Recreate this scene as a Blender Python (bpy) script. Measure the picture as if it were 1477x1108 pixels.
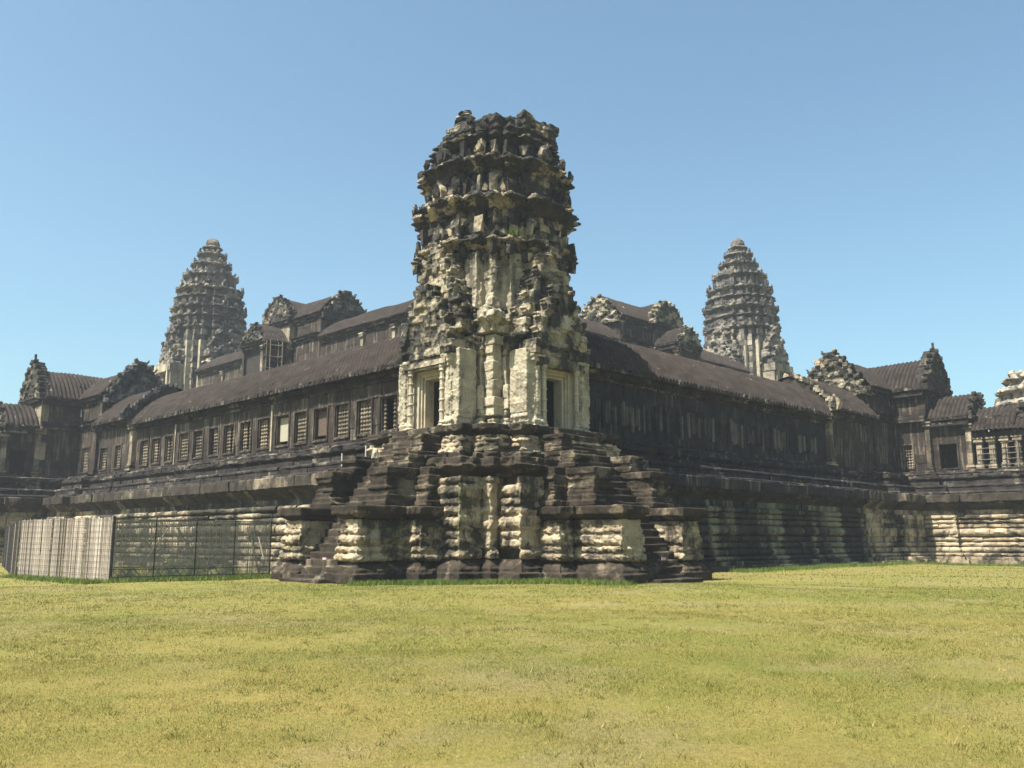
import bpy, math, random
import numpy as np
from mathutils import Vector

for o in list(bpy.data.objects):
    bpy.data.objects.remove(o)
SC = bpy.context.scene
COL = SC.collection
rnd = random.Random(7)
nrng = np.random.default_rng(11)

# ------------------------------------------------------------------ camera
CAM = (-32.24, -33.52, 1.7)
cd = bpy.data.cameras.new('camera')
cam = bpy.data.objects.new('camera', cd)
COL.objects.link(cam)
cam.location = CAM
cd.sensor_width = 36.0
cd.lens = 1300.0 / 1477.0 * 36.0
cd.clip_start = 0.1
cd.clip_end = 20000
cam.rotation_euler = (math.radians(90) + math.atan(227 / 1300.0), 0, math.radians(-45))
SC.camera = cam
SC.render.resolution_x = 1024
SC.render.resolution_y = 768

# ------------------------------------------------------------------ light
SUN = Vector((-0.56, 0.10, 1.0)).normalized()
elev = math.asin(SUN.z)
w = bpy.data.worlds.new('World')
SC.world = w
w.use_nodes = True
nt = w.node_tree
nt.nodes.clear()
wo = nt.nodes.new('ShaderNodeOutputWorld')
bg = nt.nodes.new('ShaderNodeBackground')
sk = nt.nodes.new('ShaderNodeTexSky')
sk.sky_type = 'NISHITA'
sk.sun_disc = False
sk.sun_elevation = elev
sk.sun_rotation = math.atan2(SUN.x, SUN.y)
sk.altitude = 0
sk.air_density = 1.0
sk.dust_density = 2.2
sk.ozone_density = 0.8
bg.inputs['Strength'].default_value = 0.08
tn = nt.nodes.new('ShaderNodeMix')
tn.data_type = 'RGBA'
tn.blend_type = 'MULTIPLY'
tn.inputs[0].default_value = 1.0
tn.inputs[7].default_value = (0.85, 1.05, 0.99, 1)
nt.links.new(sk.outputs[0], tn.inputs[6])
nt.links.new(tn.outputs[2], bg.inputs[0])
nt.links.new(bg.outputs[0], wo.inputs[0])
sd = bpy.data.lights.new('sun', 'SUN')
sd.energy = 5.0
sd.angle = math.radians(0.5)
sd.color = (1.0, 0.955, 0.88)
sun = bpy.data.objects.new('sun', sd)
COL.objects.link(sun)
sun.rotation_euler = (-SUN).to_track_quat('-Z', 'Y').to_euler()
sun.location = (-30, 10, 60)
SC.view_settings.view_transform = 'Standard'
SC.view_settings.look = 'None'
SC.view_settings.gamma = 1.0
SC.view_settings.exposure = 1.35


# ------------------------------------------------------------------ materials
class NT:
    def __init__(s, name):
        s.m = bpy.data.materials.new(name)
        s.m.use_nodes = True
        s.t = s.m.node_tree
        s.b = s.t.nodes['Principled BSDF']
        s.b.inputs['Roughness'].default_value = 0.95
        s.b.inputs['Specular IOR Level'].default_value = 0.15
        s.geo = s.t.nodes.new('ShaderNodeNewGeometry')

    def link(s, a, b):
        s.t.links.new(a, b)

    def math(s, op, a, b=None, clamp=False):
        n = s.t.nodes.new('ShaderNodeMath')
        n.operation = op
        n.use_clamp = clamp
        for i, v in enumerate((a, b)):
            if v is None:
                continue
            if isinstance(v, (int, float)):
                n.inputs[i].default_value = v
            else:
                s.link(v, n.inputs[i])
        return n.outputs[0]

    def noise(s, scale, detail=5, rough=0.6, stretch=None, off=(0, 0, 0), dist=0.0):
        src = s.geo.outputs['Position']
        mp = s.t.nodes.new('ShaderNodeMapping')
        mp.inputs['Location'].default_value = off
        if stretch:
            mp.inputs['Scale'].default_value = stretch
        s.link(src, mp.inputs['Vector'])
        n = s.t.nodes.new('ShaderNodeTexNoise')
        n.inputs['Scale'].default_value = scale
        n.inputs['Detail'].default_value = detail
        n.inputs['Roughness'].default_value = rough
        n.inputs['Distortion'].default_value = dist
        s.link(mp.outputs[0], n.inputs['Vector'])
        return n.outputs['Fac']

    def ramp(s, fac, stops):
        r = s.t.nodes.new('ShaderNodeValToRGB')
        el = r.color_ramp.elements
        while len(el) > 1:
            el.remove(el[-1])
        for i, (p, c) in enumerate(stops):
            e = el[0] if i == 0 else el.new(p)
            e.position = p
            e.color = (c, c, c, 1) if isinstance(c, (int, float)) else (*c, 1)
        s.link(fac, r.inputs[0])
        return r.outputs[0]

    def mix(s, fac, a, b, mode='MIX'):
        n = s.t.nodes.new('ShaderNodeMix')
        n.data_type = 'RGBA'
        n.blend_type = mode
        ia, ib = n.inputs[6], n.inputs[7]
        if isinstance(fac, (int, float)):
            n.inputs[0].default_value = fac
        else:
            s.link(fac, n.inputs[0])
        for v, i in ((a, ia), (b, ib)):
            if isinstance(v, tuple):
                i.default_value = (*v, 1)
            else:
                s.link(v, i)
        return n.outputs[2]

    def attr(s, name):
        n = s.t.nodes.new('ShaderNodeAttribute')
        n.attribute_name = name
        return n.outputs['Fac']

    def bump(s, h, strength=0.5, dist=0.05):
        n = s.t.nodes.new('ShaderNodeBump')
        n.inputs['Strength'].default_value = strength
        n.inputs['Distance'].default_value = dist
        s.link(h, n.inputs['Height'])
        s.link(n.outputs[0], s.b.inputs['Normal'])


KA = 0.60


def stone(name, pale, dark, amount=0.5, patch=0.5, streak=0.35, tintk=0.5, soft=0.06,
          moss=0.0, warm=None, zfade=None, bump=0.7, off=(0, 0, 0), dark2=None, streakx=2.2, fused=False, carve=0.0):
    """weathered sandstone: pale stone showing through dark lichen, in patches, streaks and per-block tint"""
    pale = tuple(c * KA * 1.32 for c in pale)
    dark = tuple(c * KA * 0.85 for c in dark)
    if dark2:
        dark2 = tuple(c * KA * 0.9 for c in dark2)
    if warm:
        warm = tuple(c * KA for c in warm)
    t = NT(name)
    n1 = t.noise(patch, 9, 0.68, off=off, dist=0.6)
    n2 = t.noise(streakx, 5, 0.65, stretch=(1, 1, 0.09), off=off)
    n3 = t.noise(6.0, 6, 0.7)
    if fused:
        mp = t.t.nodes.new('ShaderNodeMapping')
        mp.inputs['Scale'].default_value = (1.2, 1.2, 2.6)
        t.link(t.geo.outputs['Position'], mp.inputs['Vector'])
        vo = t.t.nodes.new('ShaderNodeTexVoronoi')
        vo.distance = 'CHEBYCHEV'
        vo.inputs['Scale'].default_value = 1.0
        vo.inputs['Randomness'].default_value = 0.75
        t.link(mp.outputs[0], vo.inputs['Vector'])
        sc_ = t.t.nodes.new('ShaderNodeSeparateColor')
        t.link(vo.outputs['Color'], sc_.inputs[0])
        tin = t.math('ADD', t.math('MULTIPLY', sc_.outputs[0], 0.7), 0.15)
    else:
        tin = t.attr('tint')
    a = t.math('MULTIPLY', n1, 1.0 - streak)
    b = t.math('MULTIPLY', n2, streak)
    v = t.math('ADD', a, b)
    v = t.math('ADD', v, t.math('MULTIPLY', t.math('SUBTRACT', tin, 0.5), 0.22 * tintk))
    v = t.math('ADD', v, t.math('MULTIPLY', t.math('SUBTRACT', n3, 0.5), 0.16))
    if zfade:
        z0, z1, dv = zfade
        sx = t.t.nodes.new('ShaderNodeSeparateXYZ')
        t.link(t.geo.outputs['Position'], sx.inputs[0])
        mr = t.t.nodes.new('ShaderNodeMapRange')
        t.link(sx.outputs[2], mr.inputs[0])
        mr.inputs[1].default_value = z0
        mr.inputs[2].default_value = z1
        mr.inputs[3].default_value = 0
        mr.inputs[4].default_value = dv
        v = t.math('ADD', v, mr.outputs[0])
    th = 0.5 - (amount - 0.5) * 0.42
    mask = t.ramp(v, [(max(0, th - soft), 0.0), (min(1, th + soft), 1.0)])
    n4 = t.noise(1.3, 6, 0.6, off=(9, 3, 1))
    if dark2 is None:
        dark2 = tuple(c * 1.9 + 0.012 for c in dark)
    dk = t.mix(t.ramp(n4, [(0.35, 0.0), (0.65, 1.0)]), dark, dark2)
    if warm is None:
        warm = (pale[0] * 0.72, pale[1] * 0.62, pale[2] * 0.5)
    pl = t.mix(t.ramp(n4, [(0.42, 0.0), (0.7, 1.0)]), pale, warm)
    c = t.mix(mask, dk, pl)
    if moss > 0:
        n5 = t.noise(0.8, 6, 0.6, off=(4, 7, 2))
        c = t.mix(t.ramp(n5, [(0.66 - moss * 0.2, 0.0), (0.76 - moss * 0.2, 0.55)]), c, (0.075, 0.085, 0.03))
    sp = t.noise(22, 4, 0.75, off=(2, 2, 2))
    c = t.mix(0.75, c, t.ramp(sp, [(0.3, 0.62), (0.7, 1.3)]), 'MULTIPLY')
    c = t.mix(0.8, c, t.ramp(tin, [(0.0, 0.72), (1.0, 1.25)]), 'MULTIPLY')
    t.link(c, t.b.inputs['Base Color'])
    h = t.math('ADD', t.math('MULTIPLY', n3, 0.7), t.math('MULTIPLY', sp, 0.35))
    if carve:
        vc = t.t.nodes.new('ShaderNodeTexVoronoi')
        vc.inputs['Scale'].default_value = 4.5
        mq = t.t.nodes.new('ShaderNodeMapping')
        mq.inputs['Scale'].default_value = (1, 1, 0.75)
        t.link(t.geo.outputs['Position'], mq.inputs['Vector'])
        t.link(mq.outputs[0], vc.inputs['Vector'])
        h = t.math('ADD', h, t.math('MULTIPLY', vc.outputs['Distance'], carve))
    t.bump(h, bump, 0.12)
    return t.m


def plain(name, col, rough=0.8, var=0.25, scale=3.0, metal=0.0):
    t = NT(name)
    col = tuple(c * 0.62 for c in col)
    n = t.noise(scale, 5, 0.65)
    c = t.mix(t.ramp(n, [(0.3, 0.0), (0.7, 1.0)]), tuple(x * (1 - var) for x in col), tuple(min(1, x * (1 + var)) for x in col))
    t.link(c, t.b.inputs['Base Color'])
    t.b.inputs['Roughness'].default_value = rough
    t.b.inputs['Metallic'].default_value = metal
    return t.m


M = {}
ARGS = {}
_stone = stone


def stone(name, *a, **k):
    m = _stone(name, *a, **k)
    k2 = dict(k)
    k2['fused'] = True
    ARGS[m.name] = (name + '_worn', a, k2)
    return m


M['wall'] = stone('stone_gallery_wall', (0.27, 0.235, 0.18), (0.045, 0.034, 0.027), 0.25, 0.35, 0.80, 0.45, 0.09, dark2=(0.095, 0.073, 0.057), streakx=3.6)
M['roof'] = stone('stone_roof', (0.34, 0.30, 0.25), (0.046, 0.035, 0.029), 0.08, 1.3, 0.0, 0.3, 0.03, dark2=(0.080, 0.061, 0.050))
M['cornice'] = stone('stone_cornice', (0.25, 0.22, 0.17), (0.035, 0.028, 0.024), 0.22, 0.8, 0.2, 0.7, 0.06)
M['plinth'] = stone('stone_plinth', (0.46, 0.375, 0.25), (0.055, 0.045, 0.031), 0.55, 0.42, 0.25, 0.35, 0.05, moss=0.35, warm=(0.36, 0.26, 0.16))
M['plinth2'] = stone('stone_plinth_left', (0.43, 0.36, 0.25), (0.050, 0.042, 0.029), 0.38, 0.25, 0.2, 0.5, 0.05, moss=0.3, warm=(0.34, 0.25, 0.16))
M['dimplinth'] = stone('stone_plinth_damp', (0.25, 0.24, 0.165), (0.026, 0.025, 0.019), 0.37, 0.10, 0.85, 0.3, 0.04, moss=0.4, streakx=0.42, warm=(0.21, 0.19, 0.11))  # shaded copy of the plinth: right wing's shade darkened into stained stone
M['ledge'] = stone('stone_ledge', (0.30, 0.25, 0.18), (0.052, 0.041, 0.029), 0.20, 0.5, 0.2, 0.9, 0.07, moss=0.2)
M['shade'] = stone('stone_shaded_wall', (0.22, 0.21, 0.17), (0.020, 0.018, 0.018), 0.16, 0.3, 0.8, 0.5, 0.09, streakx=2.8)  # gallery wall stone with the right wing's shade put into its colour
M['body'] = stone('stone_tower_body', (0.50, 0.435, 0.31), (0.070, 0.062, 0.048), 0.74, 0.75, 0.5, 0.35, 0.09, zfade=(10.5, 16.5, -0.13), warm=(0.46, 0.38, 0.26), dark2=(0.19, 0.165, 0.13))
M['tier'] = stone('stone_tower_tiers', (0.42, 0.36, 0.25), (0.040, 0.036, 0.030), 0.33, 0.55, 0.2, 1.1, 0.06, moss=0.15, zfade=(16, 24, -0.05), carve=0.9)
M['gable'] = stone('stone_pediment', (0.40, 0.35, 0.25), (0.045, 0.041, 0.034), 0.40, 0.7, 0.15, 1.0, 0.07, dark2=(0.105, 0.095, 0.075), carve=1.3)
M['crest'] = stone('stone_crest', (0.40, 0.35, 0.26), (0.048, 0.043, 0.038), 0.24, 0.6, 0.15, 0.8, 0.09, dark2=(0.105, 0.093, 0.078), carve=0.9)
M['step'] = stone('stone_steps', (0.26, 0.215, 0.15), (0.042, 0.032, 0.022), 0.24, 0.6, 0.2, 0.8, 0.08, dark2=(0.095, 0.074, 0.052))
M['core'] = stone('stone_pale_core', (0.40, 0.34, 0.24), (0.060, 0.052, 0.042), 0.60, 0.4, 0.35, 0.5, 0.08)
M['far'] = stone('stone_upper_towers', (0.38, 0.34, 0.27), (0.075, 0.069, 0.062), 0.48, 0.4, 0.2, 1.0, 0.10, zfade=(24, 30, -0.08), dark2=(0.16, 0.145, 0.13))
M['ruin'] = stone('stone_side_ruin', (0.42, 0.38, 0.30), (0.08, 0.073, 0.064), 0.55, 0.5, 0.2, 0.8, 0.09)
M['farpale'] = stone('stone_upper_pale', (0.50, 0.445, 0.33), (0.09, 0.08, 0.062), 0.55, 0.4, 0.3, 0.7, 0.10)
M['blue'] = stone('stone_dark_crest', (0.26, 0.25, 0.23), (0.052, 0.050, 0.050), 0.28, 0.9, 0.1, 0.9, 0.10)
M['dimbal'] = stone('stone_blind_baluster', (0.135, 0.13, 0.11), (0.022, 0.021, 0.021), 0.42, 0.6, 0.7, 1.2, 0.08)  # baluster stone, its colour darkened for the shade of the right wing
M['baluster'] = stone('stone_baluster', (0.42, 0.35, 0.25), (0.085, 0.068, 0.052), 0.45, 0.5, 0.3, 0.7, 0.10)
M['panel'] = plain('pale_stone_lit_panel', (0.52, 0.47, 0.34), 0.9, 0.12)
M['board'] = plain('brown_board', (0.15, 0.105, 0.08), 0.85, 0.35, 8)
M['void'] = plain('interior_shade_stone', (0.055, 0.048, 0.04), 0.95, 0.3)  # darkness of the interiors painted into the colour
M['wood'] = plain('grey_wood', (0.33, 0.28, 0.21), 0.85, 0.3, 6)
M['white'] = plain('white_plastic', (0.75, 0.74, 0.70), 0.5, 0.08)
M['net'] = plain('grey_net_wire', (0.40, 0.36, 0.28), 0.8, 0.3, 6)
M['metal'] = plain('dark_steel', (0.06, 0.058, 0.055), 0.6, 0.3, 6)
M['pink'] = plain('pink_board', (0.75, 0.27, 0.30), 0.6, 0.08)
M['rod'] = plain('bright_metal', (0.45, 0.55, 0.62), 0.4, 0.05)


# ------------------------------------------------------------------ mesh builder
class MB:
    def __init__(s):
        s.v = []
        s.f = []
        s.t = []
        s.n = 0

    def add(s, verts, faces, tint=None):
        if tint is None:
            tint = rnd.random()
        b = s.n
        s.v.append(np.asarray(verts, dtype=float).reshape(-1, 3))
        s.n += len(verts)
        for f in faces:
            s.f.append(tuple(i + b for i in f))
            s.t.append(tint)

    def arr(s):
        return np.concatenate(s.v) if s.v else np.zeros((0, 3))


CUBE_F = [(0, 3, 2, 1), (4, 5, 6, 7), (0, 1, 5, 4), (1, 2, 6, 5), (2, 3, 7, 6), (3, 0, 4, 7)]


def link(name, data, parent=None, loc=(0, 0, 0)):
    o = bpy.data.objects.new(name, data)
    COL.objects.link(o)
    o.location = loc
    if parent:
        o.parent = parent
    return o


def root_loc(o):
    v = Vector(o.location)
    p = o.parent
    while p:
        v += Vector(p.location)
        p = p.parent
    return v


def mesh_of(name, mb, mat, org=(0, 0, 0), smooth=False):
    me = bpy.data.meshes.new(name)
    v = mb.arr() - np.array(org)
    me.from_pydata(v.tolist(), [], mb.f)
    if mb.f:
        at = me.attributes.new('tint', 'FLOAT', 'FACE')
        at.data.foreach_set('value', np.array(mb.t, dtype=np.float32))
    me.materials.append(mat)
    me.update()
    if smooth:
        me.shade_smooth()
        me.set_sharp_from_angle(angle=math.radians(42))
    return me


SMOOTH = {'plinth', 'flank', 'base_moulding', 'balustrade_moulding', 'cornice', 'body'}


def part(name, mb, mat, parent, label=None, smooth=False):
    if not mb.f:
        return None
    org = root_loc(parent)
    me = mesh_of(name, mb, mat, org, smooth or name in SMOOTH)
    o = link(name, me, parent)
    if label:
        o['label'] = label
    return o


def thing(name, label, cat, loc=(0, 0, 0), group=None):
    o = bpy.data.objects.new(name, None)
    COL.objects.link(o)
    o.empty_display_size = 0.5
    o.location = loc
    o['label'] = label
    o['category'] = cat
    if group:
        o['group'] = group
    return o


def single(name, mb, mat, label, cat, loc, group=None, smooth=False):
    me = mesh_of(name, mb, mat, loc, smooth)
    o = link(name, me, None, loc)
    o['label'] = label
    o['category'] = cat
    if group:
        o['group'] = group
    return o


TEX = {}


def erode(o, voxel=0.06, strength=0.10, size=0.35, size2=0.0):
    """fuse the laid blocks into one weathered surface"""
    if o is None:
        return None
    r = o.modifiers.new('fuse', 'REMESH')
    r.mode = 'VOXEL'
    r.voxel_size = voxel
    r.use_smooth_shade = True
    for sz, st in ((size, strength), (size * 0.3, strength * 0.55)):
        if sz not in TEX:
            t = bpy.data.textures.new('weathering', 'CLOUDS')
            t.noise_scale = sz
            t.noise_depth = 3
            TEX[sz] = t
        d = o.modifiers.new('weather', 'DISPLACE')
        d.texture = TEX[sz]
        d.texture_coords = 'GLOBAL'
        d.strength = st
        d.mid_level = 0.5
    m = o.data.materials[0]
    if m.name in ARGS and m.name not in FUSED:
        nm, a, k = ARGS[m.name]
        FUSED[m.name] = _stone(nm, *a, **k)
    o.data.materials[0] = FUSED.get(m.name, m)
    return o


FUSED = {}


class Frame:
    """ground plan frame: a runs along, b runs outwards"""
    def __init__(s, o, a, b):
        s.o = np.array(o, float)
        s.a = np.array(a, float)
        s.b = np.array(b, float)

    def p(s, u, v):
        return s.o + s.a * u + s.b * v

    def p3(s, u, v, z):
        q = s.p(u, v)
        return (q[0], q[1], z)

    def sub(s, u, v, na, nb):
        f = {'a': s.a, 'b': s.b, '-a': -s.a, '-b': -s.b}
        return Frame(s.p(u, v), f[na], f[nb])


W0 = Frame((0, 0), (1, 0), (0, 1))
SH = {
    'flat': [(0, 0), (0, 1)],
    'cut': [(-0.06, 0), (0, 0.08), (0, 0.92), (-0.06, 1)],
    'roll': [(-0.50, 0), (-0.20, 0.1), (-0.03, 0.3), (0, 0.55), (-0.10, 0.8), (-0.44, 1)],
    'cyma': [(-0.85, 0), (-0.75, 0.25), (-0.35, 0.55), (-0.05, 0.75), (0, 1)],
    'foot': [(0, 0), (-0.05, 0.3), (-0.4, 0.6), (-0.75, 0.85), (-0.85, 1)],
    'neck': [(-0.1, 0), (-0.3, 0.3), (-0.3, 0.7), (-0.1, 1)],
}


def jbox(mb, c, s, jit=0.06, tint=None, rot=0.0):
    """block with chipped corners"""
    hx, hy, hz = s[0] / 2, s[1] / 2, s[2] / 2
    v = np.array([(-hx, -hy, -hz), (hx, -hy, -hz), (hx, hy, -hz), (-hx, hy, -hz),
                  (-hx, -hy, hz), (hx, -hy, hz), (hx, hy, hz), (-hx, hy, hz)])
    if rot:
        cr, sr = math.cos(rot), math.sin(rot)
        v[:, :2] = v[:, :2] @ np.array([[cr, sr], [-sr, cr]])
    v = v + nrng.normal(0, jit, (8, 3)) + np.array(c)
    mb.add(v, CUBE_F, tint)


def fbox(mb, F, u0, u1, v0, v1, z0, z1, jit=0.0, tint=None):
    if (u1 - u0) * (v1 - v0) < 0:
        pass
    pts = [F.p3(u0, v0, z0), F.p3(u1, v0, z0), F.p3(u1, v1, z0), F.p3(u0, v1, z0),
           F.p3(u0, v0, z1), F.p3(u1, v0, z1), F.p3(u1, v1, z1), F.p3(u0, v1, z1)]
    v = np.array(pts)
    if jit:
        v = v + nrng.normal(0, jit, (8, 3))
    mb.add(v, CUBE_F, tint)


def strip(mb, p0, p1, n, z0, z1, shape, thick, bl, jit, er, skip=0.0, seg=0.4, zj=0.0, mit=(0, 0)):
    d = p1 - p0
    L = float(np.hypot(*d))
    if L < 0.05:
        return
    d = d / L
    h = z1 - z0
    sec = [(dd * h, z0 + zz * h) for dd, zz in SH[shape]]
    K = len(sec) + 2
    cuts = [0.0]
    while cuts[-1] < L - bl[0] * 0.6:
        cuts.append(cuts[-1] + rnd.uniform(*bl))
    cuts[-1] = L if len(cuts) > 1 else cuts[-1]
    if len(cuts) == 1:
        cuts.append(L)
    for c0, c1 in zip(cuts[:-1], cuts[1:]):
        if skip and rnd.random() < skip:
            continue
        j = rnd.gauss(0, jit)
        jz = rnd.gauss(0, zj) if zj else 0
        ns = max(1, int(round((c1 - c0) / seg)))
        st = np.linspace(c0 + 0.008, c1 - 0.008, ns + 1)
        V = np.zeros((ns + 1, K, 3))
        first, last = c0 == 0.0, c1 == L
        tb = min(thick, (c1 - c0) * 0.8)
        sb = st.copy()
        if first and mit[0]:
            sb[0] += mit[0] * tb if mit[0] > 0 else -tb
        if last and mit[1]:
            sb[-1] -= mit[1] * tb if mit[1] > 0 else -tb
        if ns > 1:
            sb = np.linspace(sb[0], sb[-1], ns + 1)
        for k, (dd, z) in enumerate(sec):
            s2 = st.copy()
            if first and mit[0]:
                s2[0] += -mit[0] * dd - 0.008
            if last and mit[1]:
                s2[-1] += mit[1] * dd + 0.008
            V[:, k, 0] = p0[0] + d[0] * s2 + n[0] * (dd + j)
            V[:, k, 1] = p0[1] + d[1] * s2 + n[1] * (dd + j)
            V[:, k, 2] = z + jz
        e = nrng.normal(0, er, (ns + 1, K - 2))
        V[:, :K - 2, 0] += n[0] * e
        V[:, :K - 2, 1] += n[1] * e
        V[:, :K - 2, 2] += nrng.normal(0, er * 0.5, (ns + 1, K - 2))
        if er > 0.02:
            # chipped block ends
            for q in (0, -1):
                ch = abs(rnd.gauss(0, er * 1.3))
                V[q, :K - 2, 0] -= n[0] * ch
                V[q, :K - 2, 1] -= n[1] * ch
        for k, z in ((K - 2, z1), (K - 1, z0)):
            V[:, k, 0] = p0[0] + d[0] * sb - n[0] * thick
            V[:, k, 1] = p0[1] + d[1] * sb - n[1] * thick
            V[:, k, 2] = z + jz
        F = []
        for i in range(ns):
            for k in range(K):
                k2 = (k + 1) % K
                F.append((i * K + k, (i + 1) * K + k, (i + 1) * K + k2, i * K + k2))
        F.append(tuple(range(K)))
        F.append(tuple(ns * K + k for k in range(K - 1, -1, -1)))
        mb.add(V.reshape(-1, 3), F, min(1, max(0, rnd.gauss(0.5, 0.28))))


def offset_poly(P, off, closed, side):
    n = len(P)
    segs = n if closed else n - 1
    N = []
    for i in range(segs):
        d = P[(i + 1) % n] - P[i]
        d = d / (np.hypot(*d) + 1e-9)
        N.append(np.array([d[1], -d[0]]) * side)
    out = []
    for i in range(segs):
        a, b = P[i].copy(), P[(i + 1) % n].copy()
        a = a + N[i] * off
        b = b + N[i] * off
        pr = N[(i - 1) % segs] if (closed or i > 0) else None
        nx = N[(i + 1) % segs] if (closed or i < segs - 1) else None
        m0 = m1 = 0
        dv = P[(i + 1) % n] - P[i]
        if pr is not None and abs(np.dot(pr, N[i])) < 0.5:
            a = a + pr * off
            m0 = 1 if np.dot(pr, dv) < 0 else -1
        if nx is not None and abs(np.dot(nx, N[i])) < 0.5:
            b = b + nx * off
            m1 = 1 if np.dot(nx, dv) > 0 else -1
        out.append((a, b, N[i], (m0, m1)))
    return out


def courses(mb, P, spec, closed=True, side=1, thick=0.7, bl=(0.5, 1.1), jit=0.02, er=0.015, skip=0.0, seg=0.4, zj=0.0, omit=None, plainY=False):
    """stack masonry courses (z0,z1,offset,shape[,jit,er,skip]) round a plan polyline"""
    P = [np.array(p, float) for p in P]
    for sp in spec:
        z0, z1, off, shp = sp[:4]
        j = sp[4] if len(sp) > 4 else jit
        e = sp[5] if len(sp) > 5 else er
        sk_ = sp[6] if len(sp) > 6 else skip
        for a, b, n, mt_ in offset_poly(P, off, closed, side):
            if np.dot(b - a, b - a) < 0.01 or (omit and omit(a, b, n)):
                continue
            if plainY and n[1] < -0.5 and shp == 'roll' and z0 > 1.3 and rnd.random() < 0.9:
                q = 0.10 * min(1.0, (z1 - z0) * 2.2)
                strip(mb, a - n * q, b - n * q, n, z0, z1 + 0.012, 'flat', thick, (bl[0] * 1.5, bl[1] * 1.5), j * 0.4, e * 0.5, sk_, seg, zj, mt_)
                continue
            strip(mb, a, b, n, z0 + 0.003, z1 - 0.003, shp, thick, bl, j, e, sk_, seg, zj, mt_)


def ring(Q, c=(0, 0)):
    """redented plan: quarter corners repeated four times, counter-clockwise"""
    out = []
    for k in range(4):
        cs, sn = [(1, 0), (0, 1), (-1, 0), (0, -1)][k]
        for x, y in Q:
            out.append((c[0] + x * cs - y * sn, c[1] + x * sn + y * cs))
    return out


def quarter(H):
    """from first-octant corners [(x,y)...] (x>y) make the full quarter"""
    out = [(x, y) for x, y in H]
    m = [(y, x) for x, y in reversed(H)]
    if abs(H[-1][0] - H[-1][1]) < 1e-6:
        m = m[1:]
    return out + m


def tierq(R):
    return quarter([(R, 0.34 * R), (0.88 * R, 0.34 * R), (0.88 * R, 0.60 * R), (0.76 * R, 0.60 * R), (0.76 * R, 0.76 * R)])


def prism(mb, P, z0, z1, tint=0.4):
    n = len(P)
    v = [(p[0], p[1], z0) for p in P] + [(p[0], p[1], z1) for p in P]
    f = [(i, (i + 1) % n, n + (i + 1) % n, n + i) for i in range(n)]
    f.append(tuple(range(n, 2 * n)))
    f.append(tuple(range(n - 1, -1, -1)))
    mb.add(v, f, tint)


def poly_ext(mb, F, pts, v0, v1, tint=None, jit=0.0):
    """outline (u,z) extruded from v0 to v1"""
    n = len(pts)
    v = [F.p3(u, v0, z) for u, z in pts] + [F.p3(u, v1, z) for u, z in pts]
    v = np.array(v)
    if jit:
        v = v + nrng.normal(0, jit, v.shape)
    f = [(i, (i + 1) % n, n + (i + 1) % n, n + i) for i in range(n)]
    f.append(tuple(range(n, 2 * n)))
    f.append(tuple(range(n - 1, -1, -1)))
    mb.add(v, f, tint)


def antefix(mb, c, ang, s, jit=0.0):
    """small pointed leaf-shaped stone facing angle ang"""
    F = Frame((c[0], c[1]), (math.cos(ang + math.pi / 2), math.sin(ang + math.pi / 2)), (math.cos(ang), math.sin(ang)))
    o = [(-0.32, 0), (0.32, 0), (0.42, 0.35), (0.30, 0.62), (0.12, 0.8), (0, 1.05), (-0.12, 0.8), (-0.30, 0.62), (-0.42, 0.35)]
    poly_ext(mb, F, [(u * s, c[2] + z * s) for u, z in o], -0.16 * s, 0.14 * s, jit=jit)
    o = [(-0.16, 0.1), (0.16, 0.1), (0.2, 0.4), (0, 0.8), (-0.2, 0.4)]
    poly_ext(mb, F, [(u * s, c[2] + z * s) for u, z in o], 0.10 * s, 0.24 * s, jit=jit)


def lathe(mb, c, prof, seg=8, tint=None, jit=0.0):
    v = []
    for r, z in prof:
        for k in range(seg):
            a = 2 * math.pi * k / seg
            v.append((c[0] + r * math.cos(a), c[1] + r * math.sin(a), c[2] + z))
    v = np.array(v)
    if jit:
        v += nrng.normal(0, jit, v.shape)
    f = []
    for i in range(len(prof) - 1):
        for k in range(seg):
            k2 = (k + 1) % seg
            f.append((i * seg + k, i * seg + k2, (i + 1) * seg + k2, (i + 1) * seg + k))
    f.append(tuple(range(seg - 1, -1, -1)))
    f.append(tuple((len(prof) - 1) * seg + k for k in range(seg)))
    mb.add(v, f, tint)


def tube(mb, p0, p1, r, seg=6, tint=None):
    p0, p1 = Vector(p0), Vector(p1)
    q = (p1 - p0).to_track_quat('Z', 'Y')
    v = []
    for p in (p0, p1):
        for k in range(seg):
            a = 2 * math.pi * k / seg
            v.append(tuple(p + q @ Vector((r * math.cos(a), r * math.sin(a), 0))))
    f = [(k, (k + 1) % seg, seg + (k + 1) % seg, seg + k) for k in range(seg)]
    f.append(tuple(range(seg - 1, -1, -1)))
    f.append(tuple(range(seg, 2 * seg)))
    mb.add(v, f, tint)


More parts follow.
